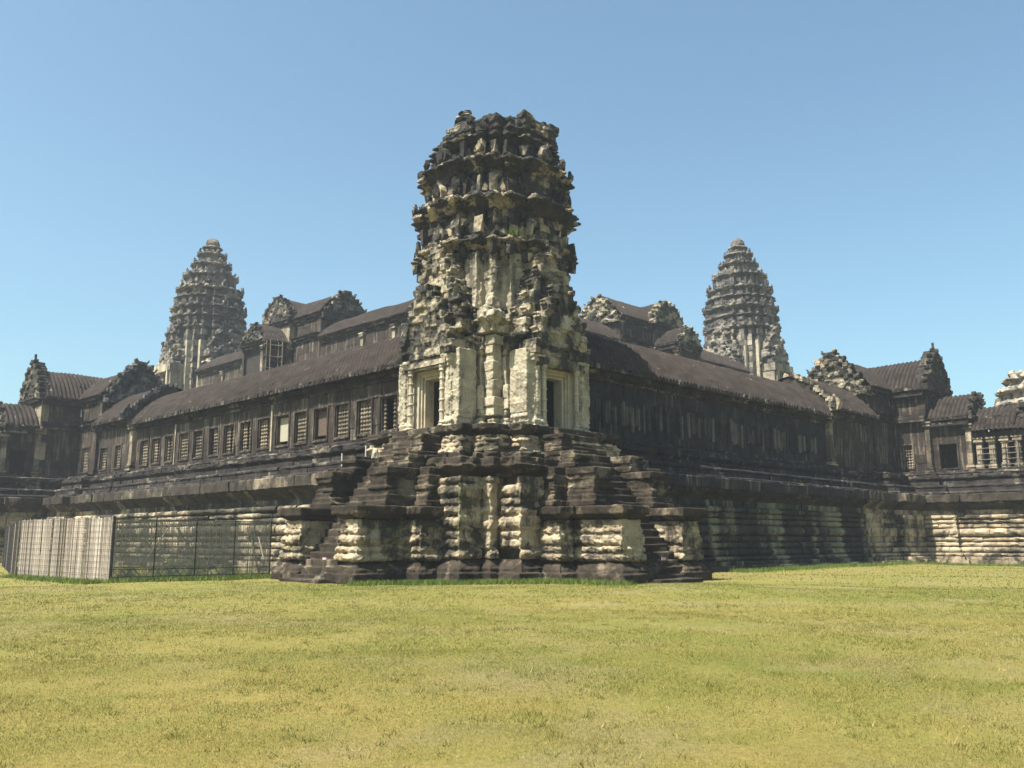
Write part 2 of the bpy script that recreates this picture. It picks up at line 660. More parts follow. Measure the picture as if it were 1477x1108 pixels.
# ------------------------------------------------------------------ gallery pieces
def roof_half(mb, F, u0, u1, ve, ze, zr, side=1, rib=0.34, ribs=True, crude=0.02, power=1.75, sag=0.05):
    """one slope of a corbelled vault, carved as rows of tiles"""
    L = u1 - u0
    nr = max(2, int(abs(L) / rib))
    per = 6 if ribs else 1
    nu = nr * per
    nv = 22 if ribs else 8
    U = np.linspace(u0, u1, nu + 1)
    ph = np.arange(nu + 1) % per
    rp = np.array([-0.06, 0.04, 0.095, 0.11, 0.095, 0.04])[ph] if ribs else np.zeros(nu + 1)
    V = np.zeros((nv + 1, nu + 1, 3))
    ln = np.cumsum(nrng.normal(0, 0.5, nu + 1))
    k = np.ones(25) / 25
    ln = np.convolve(np.pad(ln, 12, mode='edge'), k, mode='valid')[:nu + 1]
    ln -= np.linspace(ln[0], ln[-1], nu + 1)
    ln = ln / (abs(ln).max() + 1e-6) * sag
    blockn = np.repeat(nrng.normal(0, crude, (nv + 1, nr // 3 + 2)), 3 * per, axis=1)[:, :nu + 1]
    for i in range(nv + 1):
        t = i / nv
        v = ve * (1 - t)
        z = ze + (zr - ze) * (1 - (1 - t) ** power)
        # outward direction approx
        dz = (zr - ze) * power * (1 - t) ** (power - 1) / ve
        nn = np.array([dz, 1.0])
        nn /= np.hypot(*nn)
        lip = 0.05 * (1 if i % 2 else 0) if ribs else 0
        r = rp + lip + blockn[i]
        vv = (v + nn[0] * r) * side
        zz = z + nn[1] * r + ln * (0.3 + 0.7 * t)
        P = F.o[None, :] + np.outer(U, F.a) + np.outer(vv, F.b)
        V[i, :, 0] = P[:, 0]
        V[i, :, 1] = P[:, 1]
        V[i, :, 2] = zz
    # faces with tint per tile group
    b = mb.n
    mb.v.append(V.reshape(-1, 3))
    mb.n += V.size // 3
    W = nu + 1
    tb = nrng.random((nv // 2 + 1, nr // 3 + 2))
    for i in range(nv):
        for j in range(nu):
            q = b + i * W + j
            mb.f.append((q, q + 1, q + W + 1, q + W))
            mb.t.append(0.25 + 0.5 * tb[i // 2, (j // per) // 3])


def eave_tiles(mb, F, u0, u1, v, z, rib=0.34, s=0.17):
    n = int((u1 - u0) / rib)
    fbox(mb, F, u0, u1, v - 0.28, v - 0.03, z - 0.11, z + 0.03)
    for i in range(n):
        if rnd.random() < 0.06:
            continue
        u = u0 + (i + 0.5) * (u1 - u0) / n
        h = s * rnd.uniform(0.75, 1.25)
        poly_ext(mb, F, [(u - s * 0.85, z - 0.12), (u + s * 0.85, z - 0.12), (u + s * 0.8, z + h * 0.5), (u, z + h * 1.15), (u - s * 0.8, z + h * 0.5)],
                 v - 0.3, v + rnd.uniform(0.0, 0.07), jit=0.015)


def wall_open(mb, F, u0, u1, v, z0, z1, th, ops, pl=1.1, jit=0.012, ch=0.75):
    """wall of big slabs with rectangular openings (ua,ub,za,zb)"""
    us = [u0] + sorted([x for o in ops for x in o[:2]]) + [u1]
    for a, b in zip(us[:-1], us[1:]):
        if b - a < 0.02:
            continue
        op = [o for o in ops if o[0] <= a + 1e-4 and o[1] >= b - 1e-4]
        zr = [(z0, z1)] if not op else [(z0, op[0][2]), (op[0][3], z1)]
        for za, zb in zr:
            nz = max(1, int(round((zb - za) / ch)))
            nu = max(1, int(round((b - a) / pl)))
            for i in range(nz):
                off = 0
                for k in range(nu):
                    j = rnd.gauss(0, jit)
                    fbox(mb, F, a + (b - a) * k / nu + 0.002, a + (b - a) * (k + 1) / nu - 0.002, v - th, v + j,
                         za + (zb - za) * i / nz + 0.002, za + (zb - za) * (i + 1) / nz - 0.002, 0.004, rnd.gauss(0.5, 0.2))


BAL = None


def baluster_mesh(h, r):
    mb = MB()
    pr = [(r * 0.9, 0.0), (r * 0.9, 0.05)]
    nb = 7
    for i in range(nb):
        z = 0.07 + (h - 0.14) * i / nb
        d = (h - 0.14) / nb
        pr += [(r * 0.55, z), (r * 0.8, z + d * 0.25), (r * 1.05, z + d * 0.5), (r * 0.8, z + d * 0.75)]
    pr += [(r * 0.55, h - 0.06), (r * 0.9, h - 0.04), (r * 0.9, h)]
    lathe(mb, (0, 0, 0), pr, 8, 0.5)
    return mesh_of('baluster', mb, M['baluster'], smooth=True)


def window(F, ua, ub, za, zb, v, parent, nb=5, broken=0, fill=None, mat='wall'):
    """stone frame standing proud of the wall with turned balusters inside the opening"""
    global BAL
    mb = MB()
    t = 0.11
    for (a, b, c, d) in ((ua - t, ub + t, zb, zb + t), (ua - t, ub + t, za - t, za), (ua - t, ua, za, zb), (ub, ub + t, za, zb)):
        fbox(mb, F, a, b, v - 0.28, v + 0.07, c, d, 0.004, 0.62)
    t2 = 0.05
    for (a, b, c, d) in ((ua, ub, zb - t2, zb), (ua, ub, za, za + t2), (ua, ua + t2, za + t2, zb - t2), (ub - t2, ub, za + t2, zb - t2)):
        fbox(mb, F, a, b, v - 0.40, v - 0.03, c, d, 0.003, 0.75)
    fr = part('window', mb, M[mat], parent)
    rl = root_loc(parent)
    if fill:
        mb = MB()
        fbox(mb, F, ua + 0.22, ub - 0.05, v - 0.35, v - 0.24, za + 0.28, zb - 0.12, 0.01)
        if fill == 'panel':  # pale colour imitates a lit surface seen through the opening
            part('panel', mb, M['panel'], fr, 'pale panel standing for something lit behind the window')
        else:
            part('board', mb, M['board'], fr, 'brown board closing the window')
        return
    h = zb - za - 2 * t2
    if BAL is None:
        BAL = {}
    key = round(h, 2)
    if key not in BAL:
        BAL[key] = baluster_mesh(h, 0.105)
    gone = set(rnd.sample(range(nb), broken))
    for i in range(nb):
        if i in gone:
            continue
        u = ua + t2 + (ub - ua - 2 * t2) * (i + 0.5) / nb
        x, y, z = F.p3(u, v - 0.2, za + t2)
        link('baluster', BAL[key], fr, (x - rl.x, y - rl.y, z - rl.z))


PL = [  # gallery base mouldings: z0,z1,v,shape
    (0.0, 0.36, 6.55, 'flat'), (0.36, 0.60, 6.15, 'cut'), (0.61, 0.86, 5.9, 'roll'),
    (0.87, 1.28, 5.72, 'roll'), (1.30, 1.66, 5.62, 'roll'), (1.68, 2.04, 5.60, 'roll'),
    (2.06, 2.64, 5.72, 'roll'), (2.66, 3.00, 5.58, 'roll'), (3.02, 3.32, 5.58, 'roll'), (3.34, 3.66, 5.62, 'roll'),
    (3.68, 4.02, 5.35, 'flat')]
PLC = [(4.02, 4.60, 5.86, 'cyma'), (4.60, 5.22, 6.0, 'cut')]
PLU = [(5.22, 5.50, 4.85, 'roll'), (5.50, 5.74, 4.65, 'flat'), (5.74, 6.00, 4.65, 'roll'), (6.00, 6.32, 3.95, 'flat'),
       (6.32, 6.62, 4.05, 'cyma'), (6.62, 6.84, 3.95, 'cut'), (6.84, 7.04, 3.6, 'roll'), (7.04, 7.22, 3.3, 'cut')]
COR = [(10.22, 10.36, 3.12, 'flat'), (10.36, 10.52, 3.22, 'cyma'), (10.52, 10.70, 3.32, 'cut'), (10.70, 10.88, 3.45, 'cyma')]


def shift(spec, dv, dz=0.0):
    return [(a + dz, b + dz, v + dv, s) for a, b, v, s in spec]


def base_run(F, pts, parent, side, dz=0.0, mats=('plinth', 'ledge', 'cornice'), er=0.022, jit=0.025):
    """pts: plan polyline of the wall line (v relative to 0 => wall at v=3.0)"""
    P = [F.p(u, v + 3.0) for u, v in pts]
    for nm, sp, mt in (('plinth', PL, mats[0]), ('ledge', PLC, mats[1]), ('base_moulding', PLU, mats[2])):
        mb = MB()
        courses(mb, P, shift(sp, -3.0, dz), closed=False, side=side, thick=1.1 if nm != 'base_moulding' else 1.2, bl=(0.9, 2.2), jit=jit, er=er, seg=0.25, plainY=(nm == 'plinth' and mats[0] != 'dimplinth'))
        part(nm, mb, M[mats[0] if nm == 'plinth' else mt], parent)


def gable(mb, F, uc, v, z0, z1, hw, th=0.5, jit=0.05, bulge=1.25, bh=0.32, finial=True, carve=True):
    """flame-shaped pediment in courses of carved blocks: facing +v"""
    n = max(4, int((z1 - z0) / bh))
    for i in range(n):
        t = i / n
        ta = (i + 0.5) / n
        w_ = hw * ((1 - ta ** bulge) ** 0.75) + 0.10
        w_ *= 1 + 0.05 * math.sin(i * 2.1)
        za, zb = z0 + (z1 - z0) * t, z0 + (z1 - z0) * (i + 1) / n
        m = max(1, int(round(w_ * 2 / 0.42)))
        for k in range(m):
            a = uc - w_ + 2 * w_ * k / m
            b = uc - w_ + 2 * w_ * (k + 1) / m
            edge = (k == 0 or k == m - 1)
            out = rnd.gauss(0, jit) + (0.14 if edge else 0)
            if carve and not edge:
                out += rnd.uniform(-0.08, 0.1)
            fbox(mb, F, a + 0.01, b - 0.01, v - th, v + out, za, zb - 0.008, jit * 0.4)
        if i % 2 == 0 and i > 0:
            for sgn in (-1, 1):
                u = uc + sgn * (w_ + 0.02)
                s = 0.24
                poly_ext(mb, F, [(u - 0.14, zb - 0.1), (u + 0.14, zb - 0.1), (u + sgn * 0.2, zb + s * 0.5), (u + sgn * 0.1, zb + s), (u - 0.08, zb + s * 0.6)], v - 0.3, v + 0.1, jit=0.025)
    if finial:
        poly_ext(mb, F, [(uc - 0.16, z1 - 0.25), (uc + 0.16, z1 - 0.25), (uc + 0.2, z1), (uc + 0.05, z1 + 0.3), (uc, z1 + 0.75), (uc - 0.05, z1 + 0.3), (uc - 0.2, z1)], v - 0.3, v - 0.05)


def pilaster(mb, F, u0, u1, v0, v1, z0, z1, jit=0.01):
    """square pier with moulded foot and capital, projecting from v0 to v1"""
    h = 0.13
    for i, d in enumerate((0.16, 0.10, 0.13, 0.05)):
        fbox(mb, F, u0 - d, u1 + d, v0, v1 + d, z0 + i * h, z0 + (i + 1) * h - 0.004, jit)
    for i, d in enumerate((0.17, 0.11, 0.14, 0.05)):
        fbox(mb, F, u0 - d, u1 + d, v0, v1 + d, z1 - (i + 1) * h, z1 - i * h - 0.004, jit)
    n = max(1, int((z1 - z0 - 8 * h) / 0.8))
    for i in range(n):
        a = z0 + 4 * h + (z1 - z0 - 8 * h) * i / n
        b = z0 + 4 * h + (z1 - z0 - 8 * h) * (i + 1) / n
        fbox(mb, F, u0, u1, v0, v1 + rnd.gauss(0, jit), a, b - 0.004, jit)
#SPLIT
# ================================================================== ground
def build_ground():
    xs = np.concatenate([-np.geomspace(3000, 60, 14), np.linspace(-55, 70, 126), np.geomspace(75, 3000, 14)])
    n = len(xs)
    X, Y = np.meshgrid(xs, xs)
    from mathutils import noise as mn
    Z = np.zeros_like(X)
    for i in range(n):
        for j in range(n):
            x, y = X[i, j], Y[i, j]
            z = 0.10 * mn.noise(Vector((x * 0.11, y * 0.11, 0)))
            z += 0.05 * mn.noise(Vector((x * 0.35, y * 0.35, 3)))
            # gentle bank against the masonry
            dd = max(0.0, min(abs(x + 6.8) if y > 9 else 99, abs(y + 6.8) if x > 9 else 99, 99))
            z += 0.10 * math.exp(-(dd / 1.6) ** 2)
            Z[i, j] = z
    v = np.stack([X, Y, Z], -1).reshape(-1, 3)
    f = [(i * n + j, i * n + j + 1, (i + 1) * n + j + 1, (i + 1) * n + j) for i in range(n - 1) for j in range(n - 1)]
    me = bpy.data.meshes.new('ground')
    me.from_pydata(v.tolist(), [], f)
    me.shade_smooth()
    t = NT('dry_lawn')
    a = t.noise(0.10, 6, 0.6)
    b = t.noise(0.9, 7, 0.7)
    c = t.noise(14, 5, 0.8)
    s = t.math('ADD', t.math('MULTIPLY', a, 0.55), t.math('MULTIPLY', b, 0.45))
    col = t.mix(t.ramp(s, [(0.38, 0.0), (0.60, 1.0)]), (0.122, 0.131, 0.026), (0.202, 0.158, 0.045))
    d = t.noise(0.28, 6, 0.65, off=(12, 5, 0))
    col = t.mix(t.ramp(d, [(0.50, 0.0), (0.66, 0.8)]), col, (0.20, 0.16, 0.075))
    col = t.mix(0.8, col, t.ramp(c, [(0.25, 0.55), (0.75, 1.4)]), 'MULTIPLY')
    t.link(col, t.b.inputs['Base Color'])
    t.bump(t.math('ADD', c, b), 0.8, 0.06)
    me.materials.append(t.m)
    o = link('ground', me)
    o['kind'] = 'structure'
    return X, Y, Z


GX, GY, GZ = build_ground()


def gz(x, y):
    xs = GX[0]
    i = np.clip(np.searchsorted(xs, x) - 1, 0, len(xs) - 2)
    j = np.clip(np.searchsorted(xs, y) - 1, 0, len(xs) - 2)
    fx = (x - xs[i]) / (xs[i + 1] - xs[i])
    fy = (y - xs[j]) / (xs[j + 1] - xs[j])
    return (GZ[j, i] * (1 - fx) * (1 - fy) + GZ[j, i + 1] * fx * (1 - fy) + GZ[j + 1, i] * (1 - fx) * fy + GZ[j + 1, i + 1] * fx * fy)


# ================================================================== corner tower
def build_corner_tower():
    T = thing('corner_tower', 'ruined stone corner tower with broken top on a tall stepped base, nearest the viewer', 'temple tower')
    FX = [Frame((0, 0), (0, 1), (-1, 0)), Frame((0, 0), (1, 0), (0, -1)), Frame((0, 0), (0, -1), (1, 0)), Frame((0, 0), (-1, 0), (0, 1))]

    # --- lower plinth: central stepped body
    Q = quarter([(6.9, 3.9), (6.9, 5.1), (5.6, 5.1), (5.6, 5.6)])
    mb = MB()
    courses(mb, ring(Q), [(0, 0.42, 0.45, 'flat', 0.02, 0.02), (0.42, 0.95, 0.32, 'foot')], thick=1.3, bl=(0.9, 1.9), jit=0.03, er=0.03, seg=0.35)
    part('plinth_foot', mb, M['step'], T)
    mb = MB()
    courses(mb, ring(Q), [(0.96, 1.36, 0.06, 'roll'), (1.38, 1.80, -0.02, 'roll'), (1.82, 2.16, -0.08, 'roll'),
                          (2.20, 2.76, 0.02, 'roll'), (2.80, 3.18, -0.05, 'roll'), (3.20, 3.54, -0.1, 'roll'),
                          (3.56, 4.10, -0.02, 'roll'), (4.12, 4.45, -0.12, 'roll')],
            thick=1.2, bl=(0.7, 1.6), jit=0.03, er=0.03, seg=0.16, skip=0.02, plainY=True)
    part('plinth', mb, M['plinth'], T)
    mb = MB()
    courses(mb, ring(Q), [(4.47, 4.95, 0.0, 'cyma'), (4.97, 5.30, -0.15, 'flat', 0.12, 0.05, 0.1)], thick=1.6, bl=(0.5, 1.1), jit=0.10, er=0.03)
    part('ledge', mb, M['step'], T)
    mb = MB()
    prism(mb, ring(quarter([(6.0, 3.0), (6.0, 4.2), (4.9, 4.2), (4.9, 4.9)])), 0, 4.9)
    prism(mb, ring(quarter([(5.1, 3.2), (4.3, 3.2), (4.3, 4.0)])), 4.8, 6.6)
    part('core', mb, M['core'], T)
    # --- upper plinth (stepped blocks, balustrade mouldings and floor slab)
    Q2 = quarter([(5.5, 3.6), (4.75, 3.6), (4.75, 4.3)])
    mb = MB()
    courses(mb, ring(Q2), [(4.9, 5.35, 0.55, 'cut', 0.10, 0.04, 0.06), (5.35, 5.62, 0.42, 'cut', 0.10, 0.04, 0.06)],
            thick=1.3, bl=(0.5, 1.1))
    part('ledge', mb, M['step'], T)
    mb = MB()
    courses(mb, ring(Q2), [(5.62, 5.86, 0.22, 'foot', 0.06, 0.05), (5.88, 6.08, -0.05, 'roll'), (6.10, 6.28, 0.0, 'roll'), (6.30, 6.44, -0.15, 'flat')],
            thick=1.0, bl=(0.3, 0.7), jit=0.07, er=0.03, skip=0.15, seg=0.15)
    part('balustrade_moulding', mb, M['plinth'], T)
    mb = MB()
    courses(mb, ring(Q2), [(6.44, 6.70, -0.05, 'cyma', 0.05, 0.03), (6.70, 6.95, -0.02, 'cut', 0.05, 0.03)], thick=2.4, bl=(0.7, 1.4))
    prism(mb, ring(quarter([(5.0, 3.1), (4.2, 3.1), (4.2, 3.8)])), 6.5, 6.93)
    part('floor_slab', mb, M['step'], T)

    # --- stair arms towards -X and -Y
    for ia, F in enumerate(FX[:2]):
        side = -1 if ia == 0 else 1
        lab = ['steep worn stone stairs on the left side of the tower', 'steep worn stone stairs on the right side of the tower'][ia]
        mb = MB()
        nst = 22
        v_out, v_in = 10.75, 5.35
        for i in range(nst):
            va = v_out - (v_out - v_in) * i / nst
            za, zb = 6.93 * i / nst, 6.93 * (i + 1) / nst
            m = 2
            cut = [-1.32] + [rnd.uniform(-0.7, 0.7)] + [1.32]
            for a, b in zip(cut[:-1], cut[1:]):
                fbox(mb, F, a + 0.005, b - 0.005, va - 1.0, va + rnd.gauss(0, 0.025), za - 0.05 if i else -0.2, zb - 0.01 + rnd.gauss(0, 0.012), 0.02)
        fbox(mb, F, -1.2, 1.2, 4.0, 6.2, 0, 6.2, 0, 0.3)
        fbox(mb, F, -1.2, 1.2, 6.0, 8.0, 0, 3.6, 0, 0.3)
        fbox(mb, F, -1.5, 1.5, 10.0, 11.35, -0.2, 0.16, 0.02, 0.5)
        part('staircase', mb, M['step'], T, lab)
        for sg in (-1, 1):
            def band(v1, u1, spec, mat, nm, u0=1.34, v0=5.5, **kw):
                pts = [(sg * u0, v0), (sg * u0, v1), (sg * u1, v1), (sg * u1, v0)]
                P = [F.p(u, v) for u, v in pts]
                mb = MB()
                sd = side * sg * -1
                courses(mb, P, spec, closed=False, side=-sd, **kw)
                # fill
                z0, z1 = spec[0][0], spec[-1][1]
                fbox(mb, F, sg * (u0 + 0.1), sg * (u1 - 0.25), v0 - 0.2, v1 - 0.25, max(0, z0), z1 - 0.03, 0.01, 0.45)
                part(nm, mb, M[mat], T)
            band(10.5, 2.9, [(0, 0.40, 0.28, 'flat', 0.02, 0.02), (0.40, 0.86, 0.20, 'foot')], 'step', 'flank_foot', bl=(0.7, 1.4), jit=0.03, er=0.03, thick=0.6)
            band(10.5, 2.9, [(0.88, 1.20, 0.05, 'roll'), (1.22, 1.52, 0.0, 'roll'), (1.54, 1.98, 0.03, 'roll'), (2.0, 2.26, -0.06, 'roll'), (2.28, 2.6, -0.12, 'flat')],
                 'plinth', 'flank', bl=(0.8, 1.7), jit=0.02, er=0.03, thick=0.6, seg=0.16, plainY=True)
            band(10.5, 2.9, [(2.62, 2.80, 0.02, 'cyma'), (2.80, 3.18, 0.16, 'cut')], 'step', 'flank_coping', bl=(0.8, 1.8), jit=0.03, er=0.02, thick=0.7)
            # stepped corner P2
            pts = [(sg * 2.9, 8.0), (sg * 3.9, 8.0), (sg * 3.9, 6.8)]
            P = [F.p(u, v) for u, v in pts]
            sd = -side * sg * -1
            for nm, sp, mt in (('flank_foot', [(0, 0.40, 0.28, 'flat', 0.02, 0.02), (0.40, 0.86, 0.2, 'foot')], 'step'),
                               ('flank', [(0.88, 1.2, 0.04, 'roll'), (1.22, 1.52, 0, 'roll'), (1.54, 1.98, 0.03, 'roll'), (2.0, 2.26, -0.06, 'roll'), (2.28, 2.6, -0.12, 'flat')], 'plinth'),
                               ('flank_coping', [(2.62, 2.80, 0.02, 'cyma'), (2.8, 3.16, 0.14, 'cut')], 'step')):
                mb = MB()
                courses(mb, P, sp, closed=False, side=sd, bl=(0.8, 1.6), jit=0.025, er=0.03, thick=0.8, seg=0.16, plainY=True)
                if nm == 'flank':
                    fbox(mb, F, sg * 2.6, sg * 3.6, 6.3, 7.7, 0, 3.1, 0.01, 0.4)
                part(nm, mb, M[mt], T)
            # upper stepped blocks
            band(8.95, 2.75, [(3.18, 3.42, 0.12, 'flat'), (3.42, 3.66, 0.05, 'cut'), (3.67, 3.86, -0.04, 'flat'), (3.88, 4.08, -0.02, 'roll'), (4.10, 4.30, -0.12, 'flat'), (4.32, 4.52, -0.06, 'cut'), (4.54, 4.86, -0.02, 'cut')],
                 'step', 'stepped_block', bl=(0.7, 1.5), jit=0.03, er=0.02, thick=0.7)
            band(7.7, 2.6, [(4.88, 5.10, 0.05, 'cut'), (5.12, 5.28, -0.08, 'roll'), (5.30, 5.48, -0.02, 'cut'), (5.50, 5.66, -0.10, 'flat')], 'step', 'stepped_block', bl=(0.6, 1.3), jit=0.04, er=0.02, thick=0.7)
            if sg < 0:
              band(6.75, 2.3, [(5.68, 5.88, 0.02, 'cut'), (5.90, 6.08, -0.06, 'roll'), (6.10, 6.28, -0.12, 'flat'), (6.30, 6.5, -0.06, 'cut')], 'step', 'stepped_block', bl=(0.5, 1.1), jit=0.04, er=0.02, thick=0.7)
            # P2 upper blocks
            P = [F.p(sg * 2.7, 7.4), F.p(sg * 3.6, 7.4), F.p(sg * 3.6, 6.2)]
            mb = MB()
            courses(mb, P, [(3.18, 3.42, 0.12, 'cut'), (3.44, 3.66, 0.04, 'flat'), (3.68, 3.88, -0.04, 'roll'), (3.90, 4.1, 0.0, 'cut'), (4.12, 4.3, -0.12, 'flat'), (4.32, 4.52, -0.08, 'cut'), (4.54, 4.9, -0.16, 'cut')], closed=False, side=sd, bl=(0.6, 1.2), jit=0.04, er=0.02, thick=0.9)
            part('stepped_block', mb, M['step'], T)
        # notice on the stairs
    # --- tower body
    QB = quarter([(3.15, 1.9), (3.15, 2.3), (2.75, 2.3), (2.75, 2.75)])
    mb = MB()
    om = lambda a, b, n: (n[0] < -0.5 and abs(a[1]) < 2.6 and abs(b[1]) < 2.6 and a[0] < -2.9 and a[1] * b[1] < 0) or (n[1] < -0.5 and a[1] < -2.9 and a[0] * b[0] < 0)
    courses(mb, ring(QB), [(6.95, 7.25, 0.30, 'flat'), (7.26, 7.48, 0.22, 'roll'), (7.49, 7.66, 0.12, 'cyma'), (7.67, 7.9, 0.14, 'roll'), (7.91, 8.15, 0.03, 'foot')],
            thick=1.0, bl=(0.5, 1.0), jit=0.03, er=0.025, seg=0.15, omit=om)
    zz = 8.16
    sp = []
    while zz < 10.4:
        sp.append((zz, zz + 0.46, 0.0, 'flat'))
        zz += 0.47
    sp += [(10.51, 10.72, 0.05, 'cyma'), (10.73, 10.95, 0.10, 'roll', 0.04, 0.05), (10.96, 11.2, 0.02, 'roll', 0.05, 0.05, 0.08), (11.21, 11.6, -0.05, 'flat', 0.05, 0.05)]
    courses(mb, ring(QB), sp[:5], thick=0.9, bl=(0.7, 1.4), jit=0.018, er=0.022, seg=0.3, omit=om)
    courses(mb, ring(QB), sp[5:], thick=0.9, bl=(0.7, 1.4), jit=0.018, er=0.022, seg=0.3)
    part('body', mb, M['body'], T)
    mb = MB()
    prism(mb, ring(quarter([(2.35, 1.7), (2.35, 2.35)])), 6.9, 12.4)
    prism(mb, ring(quarter([(2.55, 2.2)])), 12.3, 15.9)
    part('core', mb, M['core'], T)
    # pilaster fins on the corner
    for sx, sy in ((-1, -1), (-1, 1), (1, -1), (1, 1)):
        mb = MB()
        for (dx, dy) in ((0, 0),):
            F = Frame((sx * 2.85, sy * 2.85), (sx, 0), (0, sy))
            z = 7.6
            while z < 11.5:
                e = 0.22 if z < 8.2 else (0.16 if z > 10.9 else 0.10)
                fbox(mb, F, -0.5, e + rnd.gauss(0, 0.03), -0.5, e + rnd.gauss(0, 0.03), z, z + 0.43, 0.02)
                z += 0.435
        part('corner_pilaster', mb, M['body'], T)
    # broken cornice curving round the corner between the pediments
    mb = MB()
    courses(mb, ring(quarter([(3.2, 2.0), (3.2, 3.2)])), [(11.62, 11.95, 0.0, 'flat', 0.05, 0.04), (11.96, 12.25, 0.25, 'cyma', 0.07, 0.06), (12.26, 12.6, 0.30, 'cut', 0.08, 0.07, 0.05), (12.6, 12.95, -0.02, 'foot', 0.12, 0.08, 0.2)],
            thick=1.0, bl=(0.4, 0.9), seg=0.2)
    part('broken_cornice', mb, M['body'], T)
    # upper body
    mb = MB()
    QU = quarter([(3.3, 1.5), (3.3, 2.1), (2.8, 2.1), (2.8, 2.62)])
    zz = 12.6
    sp = []
    while zz < 15.4:
        sp.append((zz, zz + 0.45, 0.0, 'flat'))
        zz += 0.46
    courses(mb, ring(QU), sp, thick=0.7, bl=(0.8, 1.6), jit=0.015, er=0.02, seg=0.3)
    for sx, sy in ((-1, -1), (-1, 1), (1, -1), (1, 1)):
        for k, (cx, cy, top) in enumerate(((2.62, 2.62, 14.9), (2.9, 1.9, 13.9))):
            z = 12.6
            w_ = 0.36
            while z < top:
                jbox(mb, (sx * (cx + rnd.gauss(0, 0.03)), sy * (cy + rnd.gauss(0, 0.03)), z + 0.2), (w_ * 1.4, w_ * 1.4, 0.42), 0.04)
                w_ *= 0.97
                z += 0.40
    part('upper_body', mb, M['body'], T)

    # --- porches with doorways
    names = ['doorway in the left porch', 'doorway in the right porch']
    for ia, F in enumerate(FX):
        if ia > 1:
            # rear porches join the galleries
            mb = MB()
            fbox(mb, F, -1.9, 1.9, 2.4, 4.6, 6.95, 11.4, 0, 0.5)
            part('rear_porch', mb, M['core'], T)
            mb = MB()
            gable(mb, F, 0, 4.3, 12.4, 16.2, 2.2, th=1.6, jit=0.08)
            part('pediment', mb, M['gable'], T)
            continue
        side = -1 if ia == 0 else 1
        mb = MB()
        for sg in (-1, 1):
            # side walls and front piers
            mb = MB()
            P = [F.p(sg * 1.80, 3.4), F.p(sg * 1.80, 4.55)]
            sd = -side * sg * -1
            sp = [(6.95, 7.22, 0.16, 'flat'), (7.23, 7.45, 0.12, 'roll'), (7.46, 7.7, 0.04, 'foot')]
            zz = 7.71
            while zz < 10.3:
                sp.append((zz, zz + 0.5, 0, 'flat', 0.012, 0.015))
                zz += 0.51
            sp += [(10.3, 10.5, 0.1, 'cyma'), (10.5, 10.75, 0.16, 'cut')]
            courses(mb, P, sp, closed=False, side=sd, thick=0.5, bl=(0.6, 1.2), jit=0.03, er=0.03)
            ua, ub = sorted((sg * 1.40, sg * 1.84))
            pilaster(mb, F, ua, ub, 3.9, 4.62, 6.95, 10.5, 0.02)
            ua, ub = sorted((sg * 1.52, sg * 1.72))
            fbox(mb, F, ua, ub, 3.9, 4.70, 7.6, 9.9, 0.02)
            z = 7.75
            while z < 10.9:
                for vq in (3.75, 4.1, 4.4):
                    if rnd.random() < 0.6:
                        jbox(mb, F.p3(sg * 1.80, vq + rnd.gauss(0, 0.05), z), (0.26, 0.26, rnd.uniform(0.2, 0.55)), 0.04)
                z += 0.28
            for vq in (3.6, 3.95, 4.3):
                jbox(mb, F.p3(sg * 1.74, vq, 10.85 + rnd.uniform(-0.1, 0.15)), (0.4, 0.4, 0.5), 0.06)
            part('porch_wall', mb, M['body'], T)
        # door frame and colonnettes
        mb = MB()
        dw = 0.62
        for k, (a, vv) in enumerate(((0.16, 4.36), (0.14, 4.26), (0.12, 4.16))):
            o = dw + 0.12 * (3 - k)
            top = 9.55 + 0.14 * (2 - k)
            for sg in (-1, 1):
                fbox(mb, F, sg * (o - 0.13), sg * (o + 0.02 if k else 1.34), 3.6, vv, 7.1, top + 0.002 * k, 0.006, 0.7)
            fbox(mb, F, -(o + 0.02 if k else 1.34), (o + 0.02 if k else 1.34), 3.6, vv, top, top + 0.15, 0.006, 0.7)
        fbox(mb, F, -1.4, 1.4, 3.6, 4.5, 6.95, 7.10, 0.01, 0.7)
        d = part('doorway', mb, M['body'], T, names[ia])
        mb = MB()
        fbox(mb, F, -1.75, 1.75, 3.6, 4.72, 9.98, 10.5, 0.02, 0.6)
        fbox(mb, F, -1.6, 1.6, 4.5, 4.80, 10.05, 10.35, 0.02, 0.6)
        part('lintel', mb, M['gable'], d)
        for sg in (-1, 1):
            mb = MB()
            pr = [(0.2, 0), (0.2, 0.1), (0.14, 0.14), (0.17, 0.22), (0.12, 0.27)]
            z = 0.35
            while z < 2.6:
                pr += [(0.115, z), (0.115, z + 0.36), (0.15, z + 0.39), (0.15, z + 0.45), (0.115, z + 0.48)]
                z += 0.52
            pr += [(0.17, 2.72), (0.13, 2.8), (0.18, 2.88), (0.18, 2.98)]
            c = F.p3(sg * 1.18, 4.62, 7.05)
            lathe(mb, c, pr, 8, 0.7)
            part('colonnette', mb, M['body'], d, smooth=True)
        mb = MB()
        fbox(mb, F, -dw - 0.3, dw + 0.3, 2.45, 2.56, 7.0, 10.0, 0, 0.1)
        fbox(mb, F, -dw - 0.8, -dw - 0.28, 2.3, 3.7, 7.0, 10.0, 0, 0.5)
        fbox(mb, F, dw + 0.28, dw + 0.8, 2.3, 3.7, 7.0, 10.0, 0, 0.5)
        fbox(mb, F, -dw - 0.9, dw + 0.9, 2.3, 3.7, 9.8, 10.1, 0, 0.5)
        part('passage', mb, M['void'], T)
        # nested pediments, front one low and broad, rear one tall
        mb = MB()
        gable(mb, F, 0.0, 4.75, 10.5, 14.2, 2.0, th=0.9, jit=0.035, bh=0.34, finial=False)
        part('pediment', mb, M['gable'], T)
        mb = MB()
